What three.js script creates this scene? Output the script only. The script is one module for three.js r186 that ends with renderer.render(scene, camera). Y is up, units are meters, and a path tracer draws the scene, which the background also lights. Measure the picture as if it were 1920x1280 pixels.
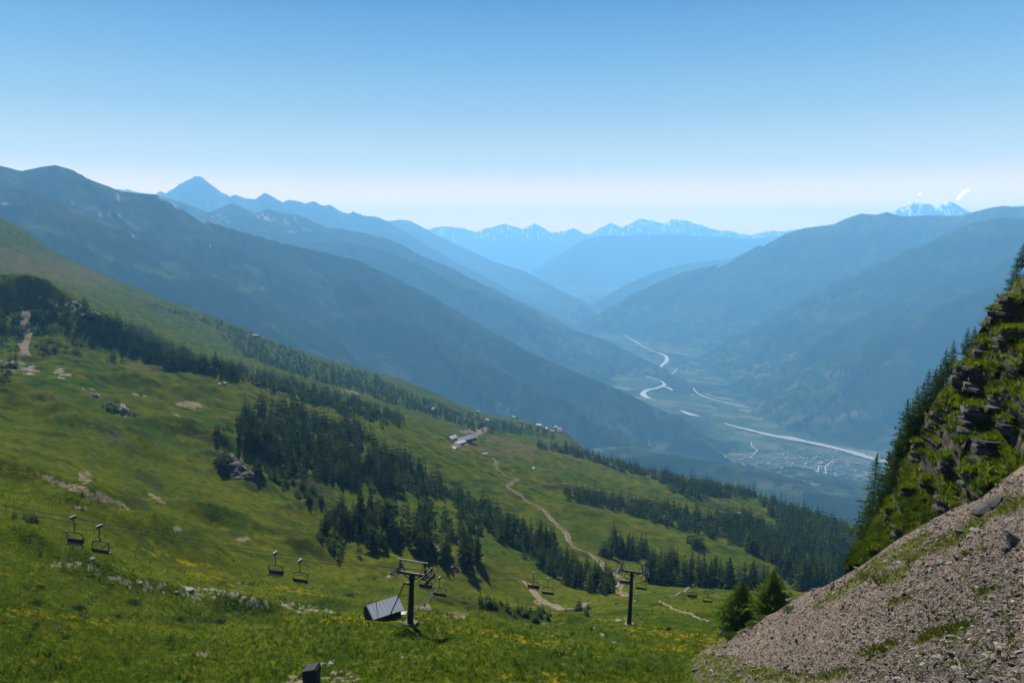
import * as THREE from 'three';
import { mergeGeometries } from 'three/addons/utils/BufferGeometryUtils.js';
import { RoundedBoxGeometry } from 'three/addons/geometries/RoundedBoxGeometry.js';

// ---------------------------------------------------------------- camera, sky, sun, haze
const PW = 1920, PH = 1280, FOV = 50, HORIZON = 446;
const F = PH / 2 / Math.tan(FOV * Math.PI / 360), PITCH = Math.atan((PH / 2 - HORIZON) / F);
const CP = Math.cos(PITCH), SP = Math.sin(PITCH);
const scene = new THREE.Scene();
const camera = new THREE.PerspectiveCamera(FOV, PW / PH, 1, 120000);
camera.rotation.set(-PITCH, 0, 0);
const renderer = new THREE.WebGLRenderer({ antialias: true });
renderer.toneMapping = THREE.LinearToneMapping;
renderer.toneMappingExposure = 3.7;
renderer.shadowMap.enabled = true;

const SUN_AZ = -18 * Math.PI / 180, SUN_EL = 37 * Math.PI / 180;      // ahead of the camera, a little to its left
const toSun = new THREE.Vector3(Math.sin(SUN_AZ) * Math.cos(SUN_EL), Math.sin(SUN_EL), -Math.cos(SUN_AZ) * Math.cos(SUN_EL));
const sun = new THREE.DirectionalLight(new THREE.Color().setRGB(1, 0.955, 0.88), 5);
sun.position.copy(toSun).multiplyScalar(900).add(new THREE.Vector3(0, -100, -200));
sun.target.position.set(0, -100, -200);
sun.castShadow = true;
sun.shadow.mapSize.set(4096, 4096);
Object.assign(sun.shadow.camera, { left: -500, right: 500, top: 500, bottom: -500, near: 1, far: 2500 });
scene.add(sun, sun.target);

{ // clear alpine sky: pale at the horizon, deep blue above, a little brighter towards the sun
  const w = 512, h = 256, data = new Float32Array(w * h * 4);
  const stops = [[-90, .16, .19, .2], [-1, .30, .38, .42], [0, 3.1, 1.3, .7], [1.5, 2.95, 1.28, .7], [3.2, 1.85, 1.04, .62], [5, .82, .75, .57], [7, .56, .63, .60], [9, .36, .52, .62], [13, .185, .38, .62], [17, .08, .253, .55], [26, .045, .2, .51], [46, .03, .155, .45], [90, .022, .12, .38]];
  for (let j = 0; j < h; j++) {
    const e = (j + .5) / h * 180 - 90;
    let k = 0; while (k < stops.length - 2 && e > stops[k + 1][0]) k++;
    const a = stops[k], b = stops[k + 1], t = Math.min(1, Math.max(0, (e - a[0]) / (b[0] - a[0])));
    for (let i = 0; i < w; i++) {
      const az = ((i + .5) / w - .5) * 2 * Math.PI, er = e * Math.PI / 180;
      const c = Math.cos(az) * Math.cos(er) * toSun.x + Math.sin(er) * toSun.y + Math.sin(az) * Math.cos(er) * toSun.z;
      const g = e > 0 ? .95 + .09 * Math.pow(Math.max(0, (1 + c) / 2), 4) : 1, o = (j * w + i) * 4;
      for (let q = 0; q < 3; q++) data[o + q] = (a[q + 1] + (b[q + 1] - a[q + 1]) * t) * g / 3.7;
      data[o + 3] = 1;
    }
  }
  const sky = new THREE.DataTexture(data, w, h, THREE.RGBAFormat, THREE.FloatType);
  sky.mapping = THREE.EquirectangularReflectionMapping; sky.magFilter = THREE.LinearFilter; sky.needsUpdate = true;
  scene.background = sky; scene.environment = sky;
}
scene.fog = new THREE.FogExp2(new THREE.Color().setRGB(.215, .565, .95), 0.000050);   // summer haze over the valley

// ---------------------------------------------------------------- helpers
const clamp = (x, a, b) => x < a ? a : x > b ? b : x, lerp = (a, b, t) => a + (b - a) * t;
const sstep = (a, b, x) => { const t = clamp((x - a) / (b - a), 0, 1); return t * t * (3 - 2 * t); };
function rngOf(s) { return () => { s = (s + 0x6d2b79f5) | 0; let t = Math.imul(s ^ (s >>> 15), 1 | s); t = (t + Math.imul(t ^ (t >>> 7), 61 | t)) ^ t; return ((t ^ (t >>> 14)) >>> 0) / 4294967296; }; }
const PERM = new Uint8Array(512); { const r = rngOf(77), p = [...Array(256).keys()]; for (let i = 255; i > 0; i--) { const j = Math.floor(r() * (i + 1)); [p[i], p[j]] = [p[j], p[i]]; } for (let i = 0; i < 512; i++) PERM[i] = p[i & 255]; }
const GX = [1, -1, 1, -1, 1.4, -1.4, 0, 0], GY = [1, 1, -1, -1, 0, 0, 1.4, -1.4];
function noise(x, y) {               // gradient noise, about -1..1
  const xi = Math.floor(x), yi = Math.floor(y), xf = x - xi, yf = y - yi, X = xi & 255, Y = yi & 255;
  const u = xf * xf * xf * (xf * (xf * 6 - 15) + 10), v = yf * yf * yf * (yf * (yf * 6 - 15) + 10);
  const a = PERM[X] + Y, b = PERM[X + 1] + Y, g = (h, p, q) => GX[h & 7] * p + GY[h & 7] * q;
  return lerp(lerp(g(PERM[a & 511], xf, yf), g(PERM[b & 511], xf - 1, yf), u), lerp(g(PERM[(a + 1) & 511], xf, yf - 1), g(PERM[(b + 1) & 511], xf - 1, yf - 1), u), v);
}
const fbm = (x, y, n = 4) => { let s = 0, a = .5; for (let i = 0; i < n; i++) { s += a * noise(x, y); x = x * 2.03 + 17.3; y = y * 2.03 - 9.1; a *= .5; } return s; };
const ridged = (x, y, n = 4) => { let s = 0, a = .5; for (let i = 0; i < n; i++) { s += a * (1 - Math.abs(noise(x, y)) * 1.6); x = x * 2.07 + 31.7; y = y * 2.07 - 5.3; a *= .5; } return s; };
const hash2 = (i, j) => PERM[(PERM[i & 255] + j) & 511] / 255;

// a point seen at photo pixel (px, py) and standing at horizontal distance d metres, and back
function ray(px, py) { const a = (px - PW / 2) / F, b = -(py - PH / 2) / F; return [a, b * CP - SP, -CP - b * SP]; }
function at(px, py, d) { const r = ray(px, py), t = d / Math.hypot(r[0], r[2]); return [r[0] * t, r[1] * t, r[2] * t]; }
function toPx(x, y, z) { const f = -z * CP - y * SP, u = y * CP - z * SP; return [PW / 2 + F * x / f, PH / 2 - F * u / f, f]; }
const numbers = {};
const numbered = (n) => { const k = numbers[n] = (numbers[n] ?? -1) + 1; return k ? n + '_' + String(k).padStart(3, '0') : n; };
function tag(o, label, category, group, kind) { o.userData = { label, category }; if (group) o.userData.group = group; if (kind) o.userData.kind = kind; return o; }
function shaded(o) { o.castShadow = o.receiveShadow = true; return o; }
function put(name, geometry, material, label, category, group, kind) { const m = shaded(new THREE.Mesh(geometry, material)); m.name = numbered(name); scene.add(m); return tag(m, label, category, group, kind); }
function thing(name, label, category, p = [0, 0, 0], turn = 0, group) { const g = new THREE.Group(); g.name = numbered(name); g.position.set(...p); g.rotation.y = turn; scene.add(g); return tag(g, label, category, group); }
function part(name, geometry, material, parent) { const m = shaded(new THREE.Mesh(geometry, material)); m.name = name; parent.add(m); return m; }
const mat = (r, g, b, rough = .9, extra = {}) => new THREE.MeshPhysicalMaterial({ color: new THREE.Color().setRGB(r, g, b), roughness: rough, specularIntensity: .25, ...extra });
const painted = (rough = 1, extra = {}) => new THREE.MeshPhysicalMaterial({ vertexColors: true, roughness: rough, specularIntensity: 0, ...extra });
function box(w, h, d, x = 0, y = 0, z = 0, ry = 0) { const g = new THREE.BoxGeometry(w, h, d); if (ry) g.rotateY(ry); return g.translate(x, y, z); }
function bar(a, b, r, n = 8, r2 = r) { const A = new THREE.Vector3(...a), B = new THREE.Vector3(...b), L = A.distanceTo(B), g = new THREE.CylinderGeometry(r2, r, L, n); g.translate(0, L / 2, 0); g.applyQuaternion(new THREE.Quaternion().setFromUnitVectors(new THREE.Vector3(0, 1, 0), B.sub(A).normalize())); return g.translate(...a); }
const merged = (list) => mergeGeometries(list.map((g) => { const q = g.index ? g.toNonIndexed() : g; for (const k of Object.keys(q.attributes)) if (!['position', 'normal', 'uv', 'color'].includes(k)) q.deleteAttribute(k); return q; }));
function inside(poly, x, y) { let c = false; for (let i = 0, j = poly.length - 1; i < poly.length; j = i++) { const [a, b] = poly[i], [p, q] = poly[j]; if ((b > y) !== (q > y) && x < (p - a) * (y - b) / (q - b) + a) c = !c; } return c; }
function pchip(xs, ys) {             // monotone cubic interpolation
  const n = xs.length, d = [], m = new Array(n);
  for (let i = 0; i < n - 1; i++) d.push((ys[i + 1] - ys[i]) / (xs[i + 1] - xs[i]));
  m[0] = d[0]; m[n - 1] = d[n - 2];
  for (let i = 1; i < n - 1; i++) m[i] = d[i - 1] * d[i] <= 0 ? 0 : 2 * d[i - 1] * d[i] / (d[i - 1] + d[i]);
  return (x) => {
    if (x <= xs[0]) return ys[0] + m[0] * (x - xs[0]); if (x >= xs[n - 1]) return ys[n - 1] + m[n - 1] * (x - xs[n - 1]);
    let i = 0; while (x > xs[i + 1]) i++;
    const h = xs[i + 1] - xs[i], t = (x - xs[i]) / h, t2 = t * t, t3 = t2 * t;
    return (2 * t3 - 3 * t2 + 1) * ys[i] + (t3 - 2 * t2 + t) * h * m[i] + (-2 * t3 + 3 * t2) * ys[i + 1] + (t3 - t2) * h * m[i + 1];
  };
}
function gridNormals(pos, nu, nv) {  // smooth normals of a grid of nu columns, nv rows
  const n = new Float32Array(pos.length), P = (i, j) => 3 * (j * nu + i);
  for (let j = 0; j < nv; j++) for (let i = 0; i < nu; i++) {
    const a = P(Math.max(i - 1, 0), j), b = P(Math.min(i + 1, nu - 1), j), c = P(i, Math.max(j - 1, 0)), d = P(i, Math.min(j + 1, nv - 1)), o = P(i, j);
    const ux = pos[b] - pos[a], uy = pos[b + 1] - pos[a + 1], uz = pos[b + 2] - pos[a + 2], vx = pos[d] - pos[c], vy = pos[d + 1] - pos[c + 1], vz = pos[d + 2] - pos[c + 2];
    let x = uy * vz - uz * vy, y = uz * vx - ux * vz, z = ux * vy - uy * vx; const l = Math.hypot(x, y, z) || 1;
    n[o] = x / l; n[o + 1] = y / l; n[o + 2] = z / l;
  }
  return n;
}

// ---------------------------------------------------------------- mountains and valley, 2.6 to 50 km away
const FLOOR = -1570;
// crest lines: photo pixel and distance in km; s = steepness of the flanks, snow and rock = how much of either
const RIDGES = [
  { name: 'mountain_ridge', label: 'big dark blue mountain with rounded summits sloping from upper left to the valley', s: .56, snow: .16, treeline: 60,
    c: [[-420, 330, 7.2], [-160, 300, 7.2], [0, 309, 7], [40, 318, 7], [75, 311, 7], [103, 307, 7], [125, 313, 7], [160, 331, 6.9], [195, 345, 6.9], [214, 358, 6.8], [250, 360, 6.8], [292, 364, 6.8], [320, 383, 6.8], [360, 403, 6.8], [420, 424, 6.9], [480, 440, 7], [540, 458, 7.1], [600, 471, 7.1], [640, 480, 7.1], [672, 488, 7.1], [705, 504, 7], [745, 528, 6.9], [790, 553, 6.8], [822, 578, 6.7], [862, 605, 6.6], [930, 633, 6.4], [1010, 667, 6.2], [1095, 703, 6], [1180, 738, 5.8], [1270, 790, 5.5], [1350, 850, 5.2]] },
  { name: 'mountain_ridge', label: 'lower forested spur in front of the big dark mountain', s: .5, snow: 0, treeline: 300,
    c: [[655, 520, 6.3], [700, 560, 6], [760, 605, 5.8], [820, 640, 5.6], [880, 668, 5.5], [973, 712, 5.3], [1073, 755, 5.1], [1140, 795, 4.9], [1240, 849, 4.6], [1330, 880, 4.4], [1440, 925, 4.1]] },
  { name: 'mountain_ridge', label: 'left shoulder spur of the big mountain above the near hill', s: .52, snow: .25, treeline: 60,
    c: [[-300, 330, 6], [-60, 345, 5.9], [40, 352, 5.9], [95, 372, 5.7], [130, 388, 5.6], [190, 440, 5.4], [260, 490, 5.2], [340, 540, 4.9]] },
  { name: 'mountain_ridge', label: 'long blue spur with snow patches near its top and hamlets on its lower end', s: .5, snow: .62, treeline: 100,
    c: [[150, 372, 12], [300, 366, 12], [345, 379, 12], [385, 395, 12], [412, 400, 11.6], [420, 394, 11.6], [435, 380, 11.6], [450, 391, 11.6], [466, 404, 11.6], [490, 394, 12], [504, 391, 12], [525, 397, 12], [560, 402, 12], [600, 424, 12], [640, 428, 12], [690, 437, 12], [742, 452, 11.9], [790, 478, 11.7], [850, 503, 11.5], [905, 533, 11.2], [960, 562, 10.8], [1020, 590, 10.3], [1080, 620, 9.7], [1130, 634, 9.4], [1170, 655, 9], [1212, 674, 8.7], [1250, 700, 8.3]] },
  { name: 'mountain_ridge', label: 'lower blue shoulder in front of the snow patched spur', s: .46, snow: .1, treeline: 300,
    c: [[560, 452, 10.6], [640, 450, 10.5], [722, 470, 10.2], [790, 497, 9.9], [857, 530, 9.6], [917, 556, 9.3], [990, 602, 8.9], [1060, 655, 8.4], [1110, 690, 8]] },
  { name: 'mountain_ridge', label: 'pale blue jagged ridge running down from the pyramid peak', s: .6, snow: .2, treeline: 100, jag: 1,
    c: [[420, 372, 18], [440, 365, 18], [455, 370, 18], [480, 372, 18], [496, 362, 18], [512, 368, 18], [530, 376, 18], [542, 372, 18], [556, 376, 18], [572, 381, 18], [588, 376, 18], [604, 384, 18], [618, 384, 18], [636, 395, 18], [655, 400, 18], [662, 396, 18], [680, 402, 18], [705, 406, 18], [722, 412, 18], [740, 424, 18], [765, 444, 18], [800, 468, 17.5], [840, 486, 17.2], [880, 503, 16.8], [930, 530, 16.2], [980, 552, 15.6], [1030, 572, 14.8], [1070, 590, 14]] },
  { name: 'mountain_peak', label: 'tall pyramid shaped peak standing over the ridges on the left', s: .85, snow: .2, treeline: -200, jag: 1,
    c: [[200, 356, 20.9], [222, 350, 20.9], [240, 352, 20.9], [262, 357, 20.9], [290, 364, 20.9], [300, 358, 20.1], [312, 362, 19.3], [322, 355, 18.82], [340, 342, 18.5], [354, 332, 18.5], [366, 327, 18.5], [374, 327, 18.5], [383, 334, 18.5], [392, 344, 18.5], [400, 352, 18.5], [407, 356, 18.5], [420, 358, 18.5], [432, 367, 18.5], [450, 385, 18.1], [480, 410, 17.7]] },
  { name: 'mountain_ridge', label: 'faint pale ridge left of the far end of the valley', s: .5, snow: .05, treeline: 100,
    c: [[700, 415, 22.65], [735, 413, 22.65], [750, 411, 22.65], [768, 413, 22.65], [785, 424, 22.65], [830, 446, 22.11], [870, 464, 21.58], [925, 490, 20.47], [980, 506, 19.4], [1020, 528, 17.76], [1055, 550, 16.12], [1090, 572, 14.5]] },
  { name: 'mountain_range', label: 'snowy pale range closing the far end of the valley', s: .55, snow: 1.1, treeline: -600, jag: 1.3,
    c: [[600, 420, 34], [700, 426, 34], [800, 430, 34], [832, 424, 34], [870, 428, 34], [895, 434, 34], [925, 424, 34], [945, 420, 34], [962, 422, 34], [980, 430, 34], [995, 425, 34], [1002, 418, 34], [1010, 426, 34], [1030, 436, 34], [1060, 434, 34], [1075, 427, 34], [1090, 436, 34], [1110, 438, 34], [1130, 425, 34], [1147, 417, 34], [1165, 426, 34], [1182, 430, 33.5], [1190, 417, 33.5], [1203, 406, 33.5], [1222, 411, 33.5], [1245, 414, 33.5], [1262, 409, 33.5], [1285, 411, 33.5], [1305, 416, 33.5], [1330, 426, 33.5], [1352, 430, 33.5], [1375, 432, 33.5], [1405, 440, 33.5], [1425, 437, 33], [1450, 432, 33], [1480, 432, 33], [1530, 424, 33], [1600, 412, 33], [1700, 410, 33], [2100, 405, 33]] },
  { name: 'mountain_ridge', label: 'pale flat topped massif right of the far valley gap', s: .62, snow: .1, treeline: -100,
    c: [[1040, 530, 23.5], [1062, 490, 24.5], [1080, 460, 25.5], [1095, 448, 26.5], [1130, 440, 26.5], [1180, 440, 26.5], [1260, 438, 26.5], [1330, 441, 26.5], [1400, 446, 26.5], [1480, 440, 26.5], [1700, 430, 26.5]] },
  { name: 'mountain_ridge', label: 'light blue low spur behind the right hand mountain', s: .5, snow: 0, treeline: 200,
    c: [[1090, 592, 15.5], [1130, 560, 16.5], [1180, 530, 18], [1230, 508, 19], [1285, 494, 19.5], [1330, 487, 20], [1370, 483, 20], [1420, 465, 20], [1500, 450, 20]] },
  { name: 'mountain_ridge', label: 'broad blue mountain filling the right side behind the valley', s: .5, snow: .22, treeline: 60,
    c: [[1105, 614, 12.3], [1140, 588, 12.6], [1190, 555, 13], [1240, 526, 13.3], [1285, 508, 13.5], [1330, 498, 13.6], [1358, 494, 13.7], [1385, 481, 13.8], [1405, 470, 13.8], [1422, 460, 13.8], [1450, 455, 13.8], [1478, 436, 13.8], [1510, 427, 13.8], [1545, 423, 13.8], [1562, 421, 13.8], [1590, 408, 13.8], [1615, 400, 13.8], [1645, 402, 13.8], [1664, 397, 13.8], [1690, 405, 13.8], [1740, 403, 13.8], [1800, 404, 13.8], [1826, 397, 13.8], [1850, 391, 13.8], [1880, 385, 13.8], [1910, 388, 13.8], [2000, 375, 13.8], [2200, 350, 13.8]] },
  { name: 'mountain_ridge', label: 'blue ridge with bare rocky top in front of the right hand mountain', s: .56, snow: .3, treeline: 40,
    c: [[2200, 400, 11], [2000, 405, 10.8], [1920, 407, 10.6], [1895, 405, 10.6], [1862, 408, 10.6], [1830, 414, 10.6], [1808, 422, 10.6], [1780, 440, 10.6], [1745, 455, 10.6], [1700, 476, 10.5], [1650, 497, 10.3], [1600, 520, 10.1], [1560, 542, 9.9], [1515, 572, 9.6], [1470, 612, 9.2], [1430, 655, 8.8]] },
  { name: 'mountain_ridge', label: 'blue wooded spur behind the mossy crag', s: .58, snow: 0, treeline: 200,
    c: [[2200, 440, 9.4], [2000, 460, 9.2], [1900, 472, 9], [1830, 505, 8.9], [1740, 547, 8.7], [1697, 563, 8.6], [1647, 580, 8.5], [1580, 613, 8.3], [1513, 657, 8], [1470, 690, 7.8]] },
  { name: 'mountain_ridge', label: 'steep blue valley side directly behind the mossy crag', s: .6, snow: 0, treeline: 200,
    c: [[2200, 480, 8.2], [2000, 500, 8], [1890, 530, 7.8], [1850, 540, 7.7], [1800, 556, 7.6], [1752, 580, 7.5], [1718, 606, 7.4], [1690, 640, 7.3], [1660, 680, 7.2], [1640, 720, 7.1]] },
  { name: 'mountain_peak', label: 'distant snowy double peak on the right skyline', s: .7, snow: 1, treeline: -600, jag: 1,
    c: [[1640, 408, 27], [1672, 399, 27], [1690, 390, 27], [1702, 386, 27], [1716, 380, 27], [1735, 379, 27], [1748, 384, 27], [1758, 386, 27], [1770, 381, 27], [1780, 377, 27], [1795, 382, 27], [1808, 389, 27], [1822, 400, 27], [1860, 405, 27], [1910, 382, 27], [2000, 385, 27]] },
  { name: 'wooded_hill', label: 'low dark wooded hill at the foot of the slope beside the valley village', s: .3, snow: 0, treeline: 300,
    c: [[1180, 838, 4.1], [1260, 858, 4], [1340, 864, 3.95], [1400, 874, 3.9], [1450, 893, 3.75], [1500, 915, 3.6], [1560, 938, 3.5], [1620, 965, 3.35]] },
];
for (const r of RIDGES) {
  r.p = r.c.map(([x, y, d]) => at(x, y, d * 1000));
  r.km = r.c.reduce((a, c) => a + c[2], 0) / r.c.length;
  r.box = [1e9, 1e9, -1e9, -1e9]; let top = -1e9;
  for (const [x, y, z] of r.p) { r.box = [Math.min(r.box[0], x), Math.min(r.box[1], z), Math.max(r.box[2], x), Math.max(r.box[3], z)]; top = Math.max(top, y); }
  const reach = (top - FLOOR) / r.s * 1.15 + 300; r.box[0] -= reach; r.box[1] -= reach; r.box[2] += reach; r.box[3] += reach;
  r.len = [0]; for (let i = 1; i < r.p.length; i++) r.len.push(r.len[i - 1] + Math.hypot(r.p[i][0] - r.p[i - 1][0], r.p[i][2] - r.p[i - 1][2]));
}
function ridgeHeight(r, x, z) {      // [height, distance from crest]
  if (x < r.box[0] || x > r.box[2] || z < r.box[1] || z > r.box[3]) return null;
  let best = -1e9, bs = 0, bu = 0;
  for (let i = 0; i < r.p.length - 1; i++) {
    const a = r.p[i], b = r.p[i + 1], ex = b[0] - a[0], ez = b[2] - a[2], l2 = ex * ex + ez * ez;
    const t = clamp(((x - a[0]) * ex + (z - a[2]) * ez) / l2, 0, 1), s = Math.hypot(x - a[0] - t * ex, z - a[2] - t * ez), h = a[1] + (b[1] - a[1]) * t - s * r.s;
    if (h > best) { best = h; bs = s; bu = r.len[i] + t * (r.len[i + 1] - r.len[i]); }
  }
  if (best < FLOOR - 400) return null;
  const k = Math.max(1, r.km / 9), near = Math.min(1, bs / (500 * k));
  let h = best;
  h += near * 150 * Math.min(k, 1.8) * (ridged(bu / (1050 * k), bs / (5200 * k) + r.km * 3.7, 3) - .62);
  h += near * 70 * (ridged(x / 620, z / 620, 4) - .6) + (7 + 26 * near) * fbm(x / 210, z / 210, 3);
  if (r.jag) h += r.jag * 55 * Math.min(1.6, k * .6) * (ridged(bu / (240 * k), r.km + bs / 900, 3) - .55) * Math.exp(-bs / (700 * k));
  return [h, bs];
}
const PATCH_FAR = [                  // snow fields and pale clearings seen on the far slopes: pixel, radii, turn, kind
  [222, 372, 9, 3, .9, 's'], [305, 374, 12, 2.4, .6, 's'], [330, 388, 9, 2, .6, 's'], [8, 382, 10, 2, .2, 's'], [137, 381, 5, 1.5, 0, 's'], [205, 402, 26, 2, .05, 's'], [250, 424, 14, 2.4, .55, 'b'], [248, 443, 6, 2, .5, 's'], [258, 452, 4, 1.5, .5, 's'], [395, 459, 4, 2, 0, 's'], [422, 466, 4, 2, .6, 's'], [192, 414, 5, 1.5, 0, 's'],
  [386, 384, 12, 2, .1, 's'], [415, 407, 9, 4, .3, 's'], [428, 416, 8, 2, .3, 's'], [398, 405, 5, 2, 0, 's'], [505, 408, 26, 6, .15, 'S'], [540, 414, 16, 7, -.4, 'S'], [503, 432, 6, 1.5, 0, 's'], [545, 434, 8, 2, 0, 's'], [575, 430, 12, 2, .2, 's'],
  [1215, 423, 30, 7, .18, 'S'], [1245, 428, 24, 5, .2, 'S'], [1275, 420, 18, 5, .3, 'S'],
  [325, 497, 24, 8, .1, 'm'], [470, 510, 30, 11, .4, 'm'], [450, 500, 18, 10, .2, 'm'], [290, 510, 40, 7, .35, 'm'], [465, 540, 22, 9, 0, 'm'], [190, 475, 30, 7, .5, 'm'], [490, 540, 8, 2.5, 0, 'b'],
  [1375, 528, 28, 3, .3, 'm'], [1780, 508, 24, 4, -.1, 'm'], [1400, 605, 30, 6, 0, 'm'], [1520, 590, 36, 12, 0, 'm'], [1340, 580, 26, 9, 0, 'm'], [860, 535, 26, 5, .3, 'm'], [910, 560, 20, 4, .3, 'm'], [1040, 600, 40, 8, .35, 'm'], [1100, 650, 40, 12, .3, 'm'], [1030, 700, 20, 5, .4, 'm'], [905, 707, 14, 3, .4, 'm'],
].map(([x, y, a, b, t, k]) => ({ x, y, a, b, c: Math.cos(t), s: Math.sin(t), k }));
function patchAt(list, px, py, wob) { for (const q of list) { const dx = px - q.x, dy = py - q.y; if (Math.abs(dx) > q.a * 1.6 + 4 || Math.abs(dy) > q.a * 1.6 + 4) continue; const u = (dx * q.c + dy * q.s) / q.a, v = (-dx * q.s + dy * q.c) / q.b; if (u * u + v * v < (q.k === 's' ? .75 : 1) + wob) return q.k; } return null; }
function fieldColor(x, z, y) {       // the cultivated valley floor: strips of field, orchard and wood
  const a = .62, u = x * Math.cos(a) + z * Math.sin(a), v = -x * Math.sin(a) + z * Math.cos(a), w = fbm(x / 900, z / 900, 3);
  if (w > .13 + .12 * fbm(x / 160, z / 160, 2)) return [.018, .03, .014];
  const I = Math.floor(u / 210 + noise(v / 500, 3) * .7), J = Math.floor(v / 85 + hash2(I, 9) * 2), q = hash2(I + 40, J), n = .85 + .3 * hash2(J, I + 7);
  const c = q < .3 ? [.045, .07, .02] : q < .55 ? [.06, .085, .025] : q < .72 ? [.035, .055, .018] : q < .84 ? [.09, .1, .04] : q < .93 ? [.13, .115, .065] : [.17, .15, .1];
  return c.map((k) => k * n);
}
const farPos = [], FARU = 960, FARV = 440;
{
  const n = FARU * FARV, pos = new Float32Array(n * 3), col = new Float32Array(n * 3), own = new Int16Array(n), R0 = 2600, R1 = 37000;
  for (let j = 0; j < FARV; j++) {
    const d = R0 * Math.pow(R1 / R0, j / (FARV - 1));
    for (let i = 0; i < FARU; i++) {
      const az = (i / (FARU - 1) - .5) * 2 * 44 * Math.PI / 180, x = d * Math.sin(az), z = -d * Math.cos(az);
      let h = FLOOR + 6 * fbm(x / 400, z / 400, 2), id = -1, s = 0;
      for (let k = 0; k < RIDGES.length; k++) { const q = ridgeHeight(RIDGES[k], x, z); if (q && q[0] > h) { h = q[0]; s = q[1]; id = k; } }
      const o = (j * FARU + i) * 3; pos[o] = x; pos[o + 1] = h; pos[o + 2] = z; own[j * FARU + i] = id;
    }
  }
  const nor = gridNormals(pos, FARU, FARV);
  for (let k = 0; k < n; k++) {
    const x = pos[k * 3], y = pos[k * 3 + 1], z = pos[k * 3 + 2], id = own[k]; let c;
    const [px, py] = toPx(x, y, z), f1 = fbm(x / 330, z / 330, 4), f2 = fbm(x / 90, z / 90, 3);
    if (id < 0) c = fieldColor(x, z, y);
    else {
      const r = RIDGES[id], line = r.treeline + 260 * f1 + 90 * f2, steep = nor[k * 3 + 1];
      if (y < line) {
        c = f1 + .4 * f2 > .2 && steep > .78 ? [.055, .07, .024] : [.017, .029, .016];
        if (y < FLOOR + 420 && f2 > -.05 && steep > .8) c = fieldColor(x, z, y);
      } else c = f2 + .5 * f1 > .02 + .25 * clamp((600 - y) / 600, 0, 1) ? [.12, .11, .1] : [.06, .068, .028];
      if (r.snow > .9 && y > -150 && f1 * .7 + f2 * .8 > .27 - y * .0002) c = [.58, .6, .63];
      const m = patchAt(PATCH_FAR, px, py, .8 * f2);
      if (m === 'S' || m === 's') { if (fbm(px / 2.1, py / 1.3, 2) + .5 * f2 > (m === 's' ? -.05 : .06)) c = [.5, .52, .55]; } else if (m === 'm') { if (f2 > -.12) c = [.085, .1, .035]; } else if (m === 'b') c = [.26, .2, .16];
    }
    const g = (.86 + .28 * (.5 + f2)) * (c[0] > .5 ? .75 : id < 0 ? .36 : .27); col[k * 3] = c[0] * g; col[k * 3 + 1] = c[1] * g; col[k * 3 + 2] = c[2] * g;
  }
  const faces = RIDGES.map(() => []); faces.push([]);
  for (let j = 0; j < FARV - 1; j++) for (let i = 0; i < FARU - 1; i++) {
    const a = j * FARU + i, b = a + 1, c = a + FARU, d = c + 1, q = Math.max(own[a], own[b], own[c], own[d]);
    faces[q < 0 ? RIDGES.length : q].push(a, b, c, b, d, c);
  }
  const m = painted(1);
  faces.forEach((f, k) => {
    if (!f.length) return;
    const map = new Int32Array(n).fill(-1), P = [], N = [], C = [], I = [];
    for (const v of f) { if (map[v] < 0) { map[v] = P.length / 3; for (let q = 0; q < 3; q++) { P.push(pos[v * 3 + q]); N.push(nor[v * 3 + q]); C.push(col[v * 3 + q]); } } I.push(map[v]); }
    const g = new THREE.BufferGeometry();
    g.setAttribute('position', new THREE.Float32BufferAttribute(P, 3)); g.setAttribute('normal', new THREE.Float32BufferAttribute(N, 3)); g.setAttribute('color', new THREE.Float32BufferAttribute(C, 3)); g.setIndex(I);
    const r = RIDGES[k];
    put(r ? r.name : 'valley_floor', g, m, r ? r.label : 'flat hazy valley floor of fields and woods far below', r ? 'mountain' : 'valley', null, 'structure');
  });
}

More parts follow.
